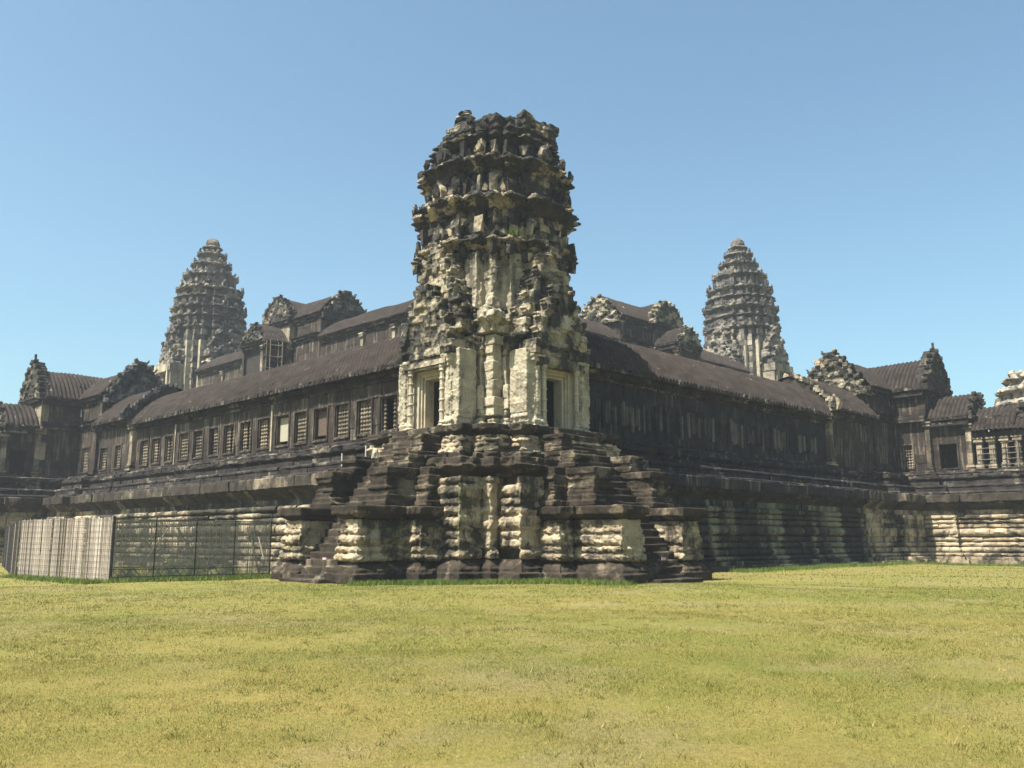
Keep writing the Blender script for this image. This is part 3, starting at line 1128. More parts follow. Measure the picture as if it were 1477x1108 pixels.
        gable(mb, F, 0.0, 4.15, 11.6, 16.3, 2.05, th=1.0, jit=0.035, bh=0.36, finial=False)
        part('pediment', mb, M['gable'], T)
        mb = MB()
        # rough roof masonry packed behind the pediments
        for (vv, zt_, hw_) in ((3.55, 16.2, 2.2), (3.0, 15.8, 2.35)):
            gable(mb, F, 0.0, vv, 10.8, zt_, hw_, th=1.2, jit=0.04, bh=0.36, finial=False, carve=False)
        for i in range(40):
            t = rnd.random()
            z = 11.2 + 4.9 * t
            hw = 2.0 * (1 - t ** 1.3) ** 0.8 + 0.25
            s = rnd.choice((-1, 1))
            c = F.p3(s * hw * rnd.uniform(0.82, 1.0), rnd.uniform(2.8, 4.3), z)
            jbox(mb, c, (rnd.uniform(0.35, 0.7), rnd.uniform(0.35, 0.7), rnd.uniform(0.14, 0.28)), 0.04)
        fbox(mb, F, -1.7, 1.7, 2.4, 4.0, 11.0, 13.6, 0, 0.4)
        fbox(mb, F, -1.1, 1.1, 2.4, 4.0, 13.5, 15.4, 0, 0.4)
        part('porch_roof', mb, M['gable'], T)
        # carved standing slabs against the re-entrant corners
        for sg in (-1, 1):
            for (uu, vv, zt) in ((2.25, 3.2, 9.0 if sg < 0 else 10.4),):
                mb = MB()
                z = 7.9
                while z < zt:
                    c = F.p3(sg * uu, vv, z + 0.3)
                    jbox(mb, c, (0.34, 0.34, 0.6), 0.03)
                    z += 0.58
                part('wall_shaft', mb, M['body'], T)

    # --- upper tiers
    tiers = [  # wall z0, cornice z0, cornice z1, R wall, R cornice, ruin
        (15.4, 15.85, 16.65, 3.7, 4.18, 0.02),
        (16.5, 18.0, 18.9, 3.62, 4.28, 0.03),
        (18.7, 20.15, 21.0, 3.45, 4.02, 0.05),
        (20.9, 21.7, 22.45, 3.05, 3.45, 0.08)]
    for i, (zw, c0, c1, rw, rc, ru) in enumerate(tiers):
        mb = MB()
        h = c0 - zw
        n = max(1, int(round(h / 0.36)))
        sp = [(zw + h * k / n, zw + h * (k + 1) / n, 0, 'flat') for k in range(n)]
        courses(mb, ring(tierq(rw)), sp, thick=0.8, bl=(0.4, 0.9), jit=0.07, er=0.04, seg=0.25, skip=ru * 0.5)
        # irregular shafts left standing against the tier wall
        for (x, y) in ring(tierq(rw * 1.06)):
            if rnd.random() < 0.6:
                hh = rnd.uniform(0.4, 0.9)
                jbox(mb, (x, y, zw + 0.2 + hh / 2), (rnd.uniform(0.2, 0.34), rnd.uniform(0.2, 0.34), hh), 0.05)
        part('tier_wall', mb, M['tier'], T)
        mb = MB()
        hh = (c1 - c0)
        R = ring(tierq(rc))
        lay = [(-0.50, 'flat'), (-0.36, 'cyma'), (-0.30, 'flat'), (-0.12, 'cyma'), (0.0, 'cut'), (-0.10, 'roll'), (-0.24, 'flat')]
        for q, (of, shp) in enumerate(lay):
            ez = 0.035 + 0.03 * (q > 3)
            courses(mb, R, [(c0 + hh * q / 7, c0 + hh * (q + 1) / 7, of, shp, ez, 0.035, ru * (0.5 if q < 4 else 1.5))], thick=1.3, bl=(0.3, 0.8), seg=0.2, zj=0.012)
        # loose stones along the cornice
        for k in range(16):
            a = rnd.randrange(len(R))
            p, q = np.array(R[a]), np.array(R[(a + 1) % len(R)])
            t = rnd.random()
            c = (p + (q - p) * t) * rnd.uniform(0.80, 0.94)
            jbox(mb, (c[0], c[1], rnd.uniform(c0 + 0.1, c1 + 0.15)), (rnd.uniform(0.15, 0.4), rnd.uniform(0.15, 0.4), rnd.uniform(0.10, 0.24)), 0.04)
        part('tier_cornice', mb, M['tier'], T)
        # antefixes, many lost
        RA = ring(tierq(rc - 0.25))
        for k, (x, y) in enumerate(RA):
            if rnd.random() < (0.34 if i < 3 else 0.05):
                mb = MB()
                antefix(mb, (x, y, c1 - 0.05), math.atan2(y, x), rnd.uniform(0.45, 0.7), 0.03)
                part('antefix', mb, M['tier'], T)
        for k in range(4):
            if i < 3 and rnd.random() < 0.75:
                a = [math.pi, -math.pi / 2, 0, math.pi / 2][k]
                mb = MB()
                antefix(mb, (math.cos(a) * (rc - 0.3), math.sin(a) * (rc - 0.3), c1 - 0.05), a, 1.0, 0.04)
                part('antefix', mb, M['tier'], T)
        mb = MB()
        prism(mb, ring(tierq(rw - 0.45)), zw - 0.3, c1 + 0.2, 0.4)
        part('core', mb, M['core'], T)
    # --- ruined crown
    mb = MB()
    prism(mb, ring(tierq(2.3)), 22.2, 23.1, 0.4)
    R = ring(tierq(3.0), (0.12, -0.12))
    lay = [(22.35 + 0.2 * q, 22.55 + 0.2 * q, (0.0, 0.12, 0.02, -0.12, -0.05, -0.3)[q], ('flat', 'cyma', 'cut', 'roll', 'cut', 'flat')[q], 0.06, 0.04, 0.03 * q) for q in range(6)]
    courses(mb, R, lay, thick=1.2, bl=(0.35, 0.8), seg=0.2, zj=0.02)
    for k in range(330):
        a = rnd.uniform(0, 2 * math.pi)
        r = 2.8 * math.sqrt(rnd.random())
        x, y = r * math.cos(a) + 0.2, r * math.sin(a) - 0.2
        lat = (x - y) * 0.7071       # lumps: one towards +X-Y, one in the middle, gaps between
        top = 23.2 + 0.70 * math.exp(-((lat - 2.3) / 1.0) ** 4) + 0.35 * math.exp(-((lat - 0.1) / 0.6) ** 2)
        if lat < -0.9:
            top = 23.2 - 0.25 * (-lat - 0.9)
        for zq in np.arange(22.6, top, 0.27):
            if rnd.random() < 0.5:
                jbox(mb, (x, y, zq), (rnd.uniform(0.4, 0.75), rnd.uniform(0.4, 0.75), 0.30), 0.03, rot=rnd.uniform(-0.1, 0.1))
    part('broken_crown', mb, M['tier'], T)
    mb = MB()
    cx, cy = -1.35, 0.95
    z = 22.5
    for i, r in enumerate((0.8, 0.85, 0.72, 0.74, 0.62, 0.66, 0.58, 0.62, 0.52, 0.38)):
        lathe(mb, (cx, cy, z), [(r * 0.8, 0), (r, 0.08), (r, 0.17), (r * 0.85, 0.25)], 9, None, 0.035)
        z += 0.24
    part('corner_turret', mb, M['tier'], T, 'pale stack of rounded stones standing on the left of the broken crown')
    mb = MB()
    x, y = 0.25, -0.05
    tube(mb, (x, y, 23.2), (x, y, 24.9), 0.03, 5)
    tube(mb, (x, y, 24.6), (x, y, 25.0), 0.05, 5)
    part('lightning_rod', mb, M['rod'], T)
    V = {'plinth': (0.04, 0.05), 'flank': (0.035, 0.045), 'broken_cornice': (0.04, 0.08), 'pediment': (0.035, 0.045), 'porch_roof': (0.04, 0.05), 'upper_body': (0.04, 0.09), 'body': (0.035, 0.06), 'porch_wall': (0.035, 0.12), 'corner_pilaster': (0.035, 0.05), 'wall_shaft': (0.035, 0.05), 'staircase': (0.035, 0.02), 'stepped_block': (0.035, 0.04), 'flank_coping': (0.04, 0.04), 'flank_foot': (0.04, 0.04), 'plinth_foot': (0.04, 0.04), 'ledge': (0.04, 0.04), 'floor_slab': (0.04, 0.04), 'balustrade_moulding': (0.035, 0.05),
         'tier_cornice': (0.04, 0.07), 'broken_crown': (0.045, 0.09)}
    for o in list(T.children):
        b = o.name.split('.')[0]
        if b in V:
            erode(o, V[b][0], V[b][1])
    return T


TOWER = build_corner_tower()
#SPLIT
# ================================================================== galleries
FL = Frame((0, 0), (0, 1), (-1, 0))     # left wing: runs +Y, faces -X
FR = Frame((0, 0), (1, 0), (0, -1))     # right wing: runs +X, faces -Y
WIN_L = [(4.3, 5.8), (6.6, 7.95), (8.75, 10.1), (10.9, 12.3), (13.1, 14.4), (15.1, 16.6), (17.35, 18.8), (19.7, 21.05), (21.9, 23.3),
         (24.1, 25.4), (26.4, 27.8), (28.6, 30.1), (31.1, 32.4), (33.3, 34.7), (35.4, 36.8)]


def cornice(mb, F, u0, u1, v, z, side, er=0.03, closed_ends=()):
    courses(mb, [F.p(u0, v), F.p(u1, v)], [(z - 0.66, z - 0.52, 0.12, 'flat'), (z - 0.52, z - 0.36, 0.20, 'cyma'), (z - 0.36, z - 0.18, 0.30, 'cut'), (z - 0.18, z, 0.44, 'cyma')],
            closed=False, side=side, thick=0.6, bl=(0.9, 1.8), jit=0.015, er=er, seg=0.35)


def gallery(F, T, u0, u1, side, wins, dz=0.0, mat='wall', fillmap={}, v=3.0, ze=10.85, zr=13.5, sag=0.07, zw0=7.2):
    ops = [(a, b, 7.55 + dz, 9.42 + dz) for a, b in wins]
    mb = MB()
    wall_open(mb, F, u0, u1, v, zw0 + dz, ze - 0.6 + dz, 0.55, ops)
    part('wall', mb, M[mat], T)
    mb = MB()
    cornice(mb, F, u0, u1, v, ze + dz + 0.03, side)
    part('cornice', mb, M['cornice'], T)
    mb = MB()
    roof_half(mb, F, u0, u1, v + 0.55, ze + 0.05 + dz, zr + dz, 1, sag=sag)
    roof_half(mb, F, u0, u1, v + 0.3, ze + 0.05 + dz, zr + dz - 0.02, -1, ribs=False)
    r = part('roof', mb, M['roof'], T, smooth=True)
    mb = MB()
    eave_tiles(mb, F, u0, u1, v + 0.62, ze + dz)
    part('eave_tiles', mb, M['cornice'], r)
    mb = MB()
    n = int((u1 - u0) / 0.8)
    for i in range(n):
        if rnd.random() < 0.12:
            continue
        a = u0 + (u1 - u0) * i / n
        fbox(mb, F, a + 0.01, a + (u1 - u0) / n - 0.01, -0.16, 0.16, zr + dz - 0.1, zr + dz + rnd.uniform(0.04, 0.10), 0.02)
    part('ridge', mb, M['roof'], r)
    mb = MB()
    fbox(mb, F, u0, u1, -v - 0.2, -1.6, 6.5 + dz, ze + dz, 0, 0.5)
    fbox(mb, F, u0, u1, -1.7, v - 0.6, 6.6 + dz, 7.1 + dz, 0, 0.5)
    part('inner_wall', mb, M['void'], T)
    for i, (a, b) in enumerate(wins):
        f = fillmap.get(i)
        window(F, a, b, 7.55 + dz, 9.42 + dz, v, T, nb=5, broken=(rnd.choice((0, 0, 0, 1, 2)) if not f else 0), fill=f)


def left_gallery():
    T = thing('gallery_wing', 'long dark stone gallery with baluster windows and ribbed roof, running left from the corner tower', 'gallery', (-3, 20, 0))
    gallery(FL, T, 2.6, 38.0, -1, WIN_L, fillmap={4: 'panel', 3 - 1 + 0: None, 5 - 2: None, 2 + 1: 'board'} if False else {5: 'panel', 3: 'board'})
    base_run(FL, [(3.4, 0), (38.6, 0)], T, -1, mats=('plinth2', 'ledge', 'cornice'))
    # slender pilaster strips between window groups
    mb = MB()
    fbox(mb, FL, 17.0 - 0.02, 17.16, 2.8, 3.10, 7.2, 10.2, 0.01, 0.9)
    part('pilaster', mb, M['baluster'], T)
    mb = MB()
    fbox(mb, FL, 31.0 - 0.35, 31.0 - 0.2, 2.8, 3.10, 7.2, 10.2, 0.01, 0.9)
    part('pilaster', mb, M['baluster'], T)
    mb = MB()
    prism(mb, [tuple(FL.p(u, v)) for u, v in ((3.2, 4.9), (3.2, 2), (38.6, 2), (38.6, 4.9))], 0, 5.1, 0.4)
    prism(mb, [tuple(FL.p(u, v)) for u, v in ((3.2, 3.2), (3.2, 1.5), (38.6, 1.5), (38.6, 3.2))], 5.0, 7.1, 0.4)
    part('core', mb, M['void'], T)
    return T


def right_gallery():
    T = thing('gallery_wing', 'long windowless stone gallery in deep shade, running right from the corner tower', 'gallery', (20, -3, 0))
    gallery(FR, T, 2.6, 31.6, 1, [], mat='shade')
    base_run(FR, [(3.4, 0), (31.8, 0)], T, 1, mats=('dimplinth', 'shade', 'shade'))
    # blind balusters of the closed wall, worn almost flat
    mb = MB()
    u = 4.6
    while u < 31:
        for k in range(7):
            uu = u + 0.27 * k
            if rnd.random() < 0.9:
                mb = MB()
                h0, h1 = 7.6 + rnd.uniform(0, 0.5), 9.4 - rnd.uniform(0, 0.4)
                lathe(mb, FR.p3(uu, 3.0, h0), [(0.10, 0), (0.12, 0.3), (0.10, 0.6), (0.12, h1 - h0 - 0.1), (0.10, h1 - h0)], 6, rnd.gauss(0.5, 0.3))
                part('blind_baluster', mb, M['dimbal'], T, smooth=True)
        u += 2.1
    mb = MB()
    prism(mb, [tuple(FR.p(u, v)) for u, v in ((3.2, 4.9), (3.2, 2), (31.8, 2), (31.8, 4.9))], 0, 5.1, 0.4)
    prism(mb, [tuple(FR.p(u, v)) for u, v in ((3.2, 3.2), (3.2, 1.5), (31.8, 1.5), (31.8, 3.2))], 5.0, 7.1, 0.4)
    part('core', mb, M['void'], T)
    return T


GL = left_gallery()
GR = right_gallery()


# ================================================================== entry pavilions
def pavilion(F, uc, side, label, cat, name='entry_pavilion', dz=0.0, base=True, sA=15.0, sB=7.6, hs=2.5, v1=6.2, v2=9.0, v3=13.6,
             winsA=(), winsB=(), mats=('wall', 'roof', 'crest'), crest_z=17.4, ped_z=17.6, low=True, gmat=None, far_side=False):
    """cross-shaped entrance pavilion; s = distance from its centre back towards the corner tower"""
    T = thing(name, label, cat, (*F.p(uc, 3.0), 0))
    U = lambda s_: uc - s_
    wm, rm, gm = mats
    gm2 = gmat or gm
    sA0 = U(sA)
    sB0 = U(sB)
    # section A: raised gallery bay
    if sA > sB:
        ops = [(a, b, 7.6 + dz, 9.4 + dz) for a, b in winsA]
        mb = MB()
        wall_open(mb, F, sA0, sB0, 3.12, 7.2 + dz, 10.9 + dz, 0.5, ops)
        part('wall', mb, M[wm], T)
        mb = MB()
        cornice(mb, F, sA0, sB0, 3.12, 11.45 + dz, side)
        part('cornice', mb, M['cornice'], T)
        mb = MB()
        roof_half(mb, F, sA0, sB0, 3.65, 11.45 + dz, 14.25 + dz, 1, sag=0.04)
        roof_half(mb, F, sA0, sB0, 3.5, 11.45 + dz, 14.23 + dz, -1, ribs=False)
        r = part('roof', mb, M[rm], T, smooth=True)
        mb = MB()
        eave_tiles(mb, F, sA0, sB0, 3.75, 11.42 + dz)
        part('eave_tiles', mb, M['cornice'], r)
        for a, b in winsA:
            window(F, a, b, 7.6 + dz, 9.4 + dz, 3.12, T, nb=4)
        # closed end of the raised roof, with kerb stones
        mb = MB()
        pts = [(3.5, 10.6 + dz)] + [(3.6 * (1 - t), 11.4 + dz + 2.8 * (1 - (1 - t) ** 1.75)) for t in [q / 10 for q in range(11)]] + [(-3.3, 11.4 + dz), (-3.3, 10.6 + dz)]
        FS = Frame(F.p(0, 0), F.b, F.a)
        poly_ext(mb, FS, pts, sA0 + 0.02, sA0 + 0.5, 0.4)
        part('roof_end', mb, M['ledge'], T)
        mb = MB()
        for i in range(17):
            t = i / 16
            v = 3.75 * (1 - t)
            z = 11.45 + dz + 2.8 * (1 - (1 - t) ** 1.75)
            c = F.p3(sA0 + 0.1, v, z + 0.12)
            jbox(mb, c, (0.36, 0.36, 0.34), 0.05)
        antefix(mb, F.p3(sA0 + 0.05, 3.75, 11.3 + dz), math.atan2(*(-F.a)[::-1]), 1.15, 0.05)
        part('roof_end', mb, M[gm2], T)
        mb = MB()
        pilaster(mb, F, sA0 - 0.25, sA0 + 0.3, 2.7, 3.35, 7.2 + dz, 10.85 + dz)
        part('pilaster', mb, M['baluster'], T)
        mb = MB()
        pilaster(mb, F, sB0 - 0.3, sB0 + 0.35, 2.7, 3.4, 7.2 + dz, 11.4 + dz)
        part('pilaster', mb, M[wm], T)
        mb = MB()
        fbox(mb, F, sA0, sB0, -3, -1.6, 6.5 + dz, 11.4 + dz, 0, 0.5)
        fbox(mb, F, sA0, sB0, -1.7, 2.5, 6.5 + dz, 7.1 + dz, 0, 0.5)
        part('inner_wall', mb, M['void'], T)
    # section B: two-storey crossing
    ops = [(a, b, 7.65 + dz, 9.75 + dz) for a, b in winsB]
    mb = MB()
    wall_open(mb, F, sB0, U(hs), 3.0, 7.2 + dz, 11.6 + dz, 0.5, ops)
    wall_open(mb, F, sB0, U(hs), 2.92, 11.55 + dz, 13.7 + dz, 0.5, [])
    part('wall', mb, M[wm], T)
    for a, b in winsB:
        window(F, a, b, 7.65 + dz, 9.75 + dz, 3.0, T, nb=5)
    mb = MB()
    cornice(mb, F, sB0, U(hs), 3.0, 12.0 + dz, side)
    part('cornice', mb, M['cornice'], T)
    mb = MB()
    cornice(mb, F, sB0, U(hs), 2.92, 14.15 + dz, side)
    part('cornice', mb, M['cornice'], T)
    # end wall of the crossing, facing the tower, and its gable
    FE = Frame(F.p(sB0, 0), F.b, -F.a)
    mb = MB()
    wall_open(mb, FE, -3.0, 3.0, 0.02, 7.2 + dz, 14.0 + dz, 0.6, [])
    part('end_wall', mb, M[wm], T)
    mb = MB()
    gable(mb, FE, 0, 0.35, 13.4 + dz, crest_z + dz, 3.0, th=1.1, jit=0.05, bh=0.34, finial=False)
    for i in range(12):
        t = rnd.random()
        jbox(mb, FE.p3(rnd.uniform(-1, 1) * (3.0 - 2.2 * t), rnd.uniform(-0.9, 0.5), 13.4 + dz + (crest_z - 13.4) * t), (0.5, 0.5, 0.35), 0.09)
    part('gable', mb, M[gm2], T)
    mb = MB()
    roof_half(mb, F, sB0 - 0.1, U(0), 3.35, 14.1 + dz, 16.6 + dz, 1, sag=0.04)
    roof_half(mb, F, sB0 - 0.1, U(-7), 3.35, 14.1 + dz, 16.58 + dz, -1, ribs=False)
    part('roof', mb, M[rm], T, smooth=True)
    # transept, its roof ridge running outwards
    FT = Frame(F.p(uc, 0), F.b, -F.a)          # u = outwards, v = towards the corner tower
    tside = -side
    mb = MB()
    wall_open(mb, FT, 3.0, v1, hs, 7.2 + dz, 11.6 + dz, 0.5, [(3.35, 4.55, 7.65 + dz, 9.5 + dz)] if side == 1 and v1 > 5 else [])
    wall_open(mb, FT, 2.9, v1, hs - 0.06, 11.55 + dz, 13.7 + dz, 0.5, [])
    part('transept_wall', mb, M[wm], T)
    mb = MB()
    wall_open(mb, FT, 3.0, v1, -hs + 0.5, 7.2 + dz, 13.7 + dz, 0.5, [])
    part('transept_wall', mb, M[wm], T)
    if side == 1 and v1 > 5:
        window(FT, 3.35, 4.55, 7.65 + dz, 9.5 + dz, hs, T, nb=5)
    mb = MB()
    cornice(mb, FT, 3.0, v1, hs, 12.0 + dz, tside)
    part('cornice', mb, M['cornice'], T)
    mb = MB()
    cornice(mb, FT, 2.9, v1, hs - 0.06, 14.15 + dz, tside)
    FG = Frame(F.p(uc, v1), F.a, F.b)
    cornice(mb, FG, -hs, hs, 0, 14.15 + dz, side)
    part('cornice', mb, M['cornice'], T)
    mb = MB()
    roof_half(mb, FT, 0.0, v1 - 0.1, hs + 0.45, 14.12 + dz, 16.75 + dz, 1, sag=0.05)
    roof_half(mb, FT, 0.0, v1 - 0.1, hs + 0.45, 14.12 + dz, 16.73 + dz, -1, ribs=False)
    r = part('transept_roof', mb, M[rm], T, smooth=True)
    mb = MB()
    eave_tiles(mb, FT, 0.0, v1, hs + 0.5, 14.08 + dz)
    part('eave_tiles', mb, M['cornice'], r)
    mb = MB()
    wall_open(mb, FG, -hs, hs, 0.02, 7.2 + dz, 13.9 + dz, 0.6, [(-0.7, 0.7, 7.2 + dz, 9.6 + dz)])
    part('front_wall', mb, M[wm if side == 1 else 'core'], T)
    mb = MB()
    gable(mb, FG, 0, 0.30, 13.9 + dz, ped_z + dz, hs + 0.25, th=0.9, jit=0.045, bh=0.28, finial=ped_z > 17.3, bulge=1.25 if ped_z > 17.3 else 2.2)
    part('pediment', mb, M[gm], T)
    # middle porch
    mb = MB()
    h2 = hs - 0.35
    o = [(v1 + 0.75, v1 + 2.1, 7.5 + dz, 9.4 + dz)]
    wall_open(mb, FT, v1, v2, h2, 7.2 + dz, 10.9 + dz, 0.45, o, jit=0.01)
    part('porch_wall', mb, M[wm], T)
    mb = MB()
    wall_open(mb, FT, v1, v2, -h2 + 0.45, 7.2 + dz, 10.9 + dz, 0.45, o, jit=0.01)
    part('porch_wall', mb, M[wm], T)
    mb = MB()
    for (a, b, c, d) in ((o[0][0] - 0.12, o[0][1] + 0.12, o[0][3], o[0][3] + 0.13), (o[0][0] - 0.12, o[0][1] + 0.12, o[0][2] - 0.13, o[0][2]),
                         (o[0][0] - 0.12, o[0][0], o[0][2], o[0][3]), (o[0][1], o[0][1] + 0.12, o[0][2], o[0][3])):
        fbox(mb, FT, a, b, h2 - 0.4, h2 + 0.07, c, d, 0.004)
    part('window', mb, M[wm], T)
    mb = MB()
    cornice(mb, FT, v1 + 0.35, v2, h2, 11.5 + dz, tside)
    cornice(mb, FG, -h2, h2, v2 - v1, 11.5 + dz, side)
    part('cornice', mb, M['cornice'], T)
    mb = MB()
    roof_half(mb, FT, v1 + 0.1, v2, h2 + 0.45, 11.48 + dz, 13.45 + dz, 1, sag=0.04)
    roof_half(mb, FT, v1 + 0.1, v2, h2 + 0.45, 11.48 + dz, 13.43 + dz, -1, ribs=False)
    r = part('porch_roof', mb, M[rm], T, smooth=True)
    mb = MB()
    eave_tiles(mb, FT, v1 + 0.3, v2, h2 + 0.5, 11.42 + dz)
    part('eave_tiles', mb, M['cornice'], r)
    mb = MB()
    pilaster(mb, FT, v1 - 0.15, v1 + 0.2, h2 - 0.2, h2 + 0.42, 7.2 + dz, 11.3 + dz)
    part('pilaster', mb, M['baluster'], T)
    mb = MB()
    pilaster(mb, FT, v2 - 0.35, v2 + 0.05, h2 - 0.3, h2 + 0.16, 7.2 + dz, 10.9 + dz)
    part('pilaster', mb, M['baluster'], T)
    mb = MB()
    FG2 = Frame(F.p(uc, v2), F.a, F.b)
    gable(mb, FG2, 0, 0.1, 11.3 + dz, 13.5 + dz, h2 + 0.2, th=0.7, jit=0.09, bh=0.3, finial=False)
    part('pediment', mb, M[gm], T)
    mb = MB()
    fbox(mb, FG2, -h2 + 0.4, h2 - 0.4, -0.5, -0.3, 7.2 + dz, 11 + dz, 0, 0.5)
    fbox(mb, FT, v1 + 0.1, v2 - 0.5, -0.15, 0.15, 7.2 + dz, 11 + dz, 0, 0.5)
    fbox(mb, FT, 0, v1, -0.15, 0.15, 7.2 + dz, 13 + dz, 0, 0.5)
    part('inner_wall', mb, M['void'], T)
    if low:
        # outer pillared porch
        h3 = hs - 0.6
        uu = v2 + 0.25
        for sg in (1, -1):
            for k in range(5):
                u = v2 + 0.5 + k * (v3 - v2 - 0.9) / 4
                mb = MB()
                pilaster(mb, FT, u - 0.2, u + 0.2, sg * h3 - 0.2, sg * h3 + 0.2, 7.2 + dz, 9.75 + dz, 0.012)
                part('pillar', mb, M['baluster' if sg > 0 else wm], T)
        mb = MB()
        wall_open(mb, FT, v2, v3, h3 + 0.25, 9.75 + dz, 10.15 + dz, 0.5, [], pl=1.4, ch=0.4)
        part('beam', mb, M[wm], T)
        mb = MB()
        wall_open(mb, FT, v2, v3, -h3 + 0.25, 9.75 + dz, 10.15 + dz, 0.5, [], pl=1.4, ch=0.4)
        part('beam', mb, M[wm], T)
        mb = MB()
        fbox(mb, FT, v2, v3, -0.1, 0.1, 7.1 + dz, 10.3 + dz, 0, 0.4)
        part('inner_wall', mb, M['void'], T)
        mb = MB()
        roof_half(mb, FT, v2 + 0.1, v3 - 1.4, h3 + 0.6, 10.2 + dz, 12.2 + dz, 1, sag=0.06, crude=0.05)
        roof_half(mb, FT, v2 + 0.1, v3, h3 + 0.6, 10.2 + dz, 12.15 + dz, -1, ribs=False)
        roof_half(mb, FT, v3 - 1.42, v3, h3 + 0.6, 10.15 + dz, 11.6 + dz, 1, sag=0.05, crude=0.07)
        r = part('porch_roof', mb, M[rm], T, smooth=True)
        mb = MB()
        for i in range(26):
            u = rnd.uniform(v2 + 0.1, v3)
            t = rnd.random()
            jbox(mb, FT.p3(u, (1 - t) * h3 * 0.8, 11.1 + dz + 1.1 * t), (0.6, 0.5, 0.3), 0.08)
        part('fallen_blocks', mb, M[gm], T)
    if base:
        # plan of the foot: along the gallery, out round the transept, and on along the far side
        ps = 3.05
        pts = [(U(sA) - 0.2, 0.15), (U(sB) - 0.4, 0.15), (U(sB) - 0.4, 0.75), (U(hs + 0.8), 0.75), (U(hs + 0.8), v1 - 3.0 + 0.3), (U(hs + 0.5), v1 - 3.0 + 0.3), (U(hs + 0.5), v3 + 1.0)]
        base_run(F, pts, T, side, dz)
        mb = MB()
        prism(mb, [tuple(F.p(a, b)) for a, b in ((U(sA), 2), (U(sA), 5.0), (U(sB), 5.0), (U(sB), 2))], 0, 5.1, 0.4)
        prism(mb, [tuple(F.p(a, b)) for a, b in ((U(sB) - 1, 0), (U(sB) - 1, 5.2), (U(-7), 5.2), (U(-7), 0))], 0, 5.15, 0.4)
        prism(mb, [tuple(F.p(a, b)) for a, b in ((U(4.6), 5), (U(4.6), v3 + 3), (U(-4.6), v3 + 3), (U(-4.6), 5))], 0, 5.12, 0.4)
        prism(mb, [tuple(F.p(a, b)) for a, b in ((U(sA), 1.5), (U(sA), 3.3), (U(-7), 3.3), (U(-7), 1.5))], 5.0, 7.1, 0.4)
        prism(mb, [tuple(F.p(a, b)) for a, b in ((U(2.8), 3), (U(2.8), v3 + 0.3), (U(-2.8), v3 + 0.3), (U(-2.8), 3))], 5.0, 7.12, 0.4)
        part('core', mb, M['void'], T)
    for o in list(T.children):
        b = o.name.split('.')[0]
        if b in ('gable', 'pediment', 'fallen_blocks'):
            erode(o, 0.06, 0.08)
    return T


PAV_L = pavilion(FL, 53.0, -1, 'dark cross-shaped entry pavilion with a tall narrow pediment, at the left end of the gallery', 'pavilion',
                 winsA=[(40.3, 41.5), (43.2, 44.6)], winsB=[(47.5, 49.1), (49.35, 50.45)], gmat='blue')
PAV_R = pavilion(FR, 45.8, 1, 'brown cross-shaped entry pavilion with stepped porches, at the right end of the shaded gallery', 'pavilion',
                 sA=14.5, sB=6.7, v1=5.8, crest_z=17.3, gmat='gable')


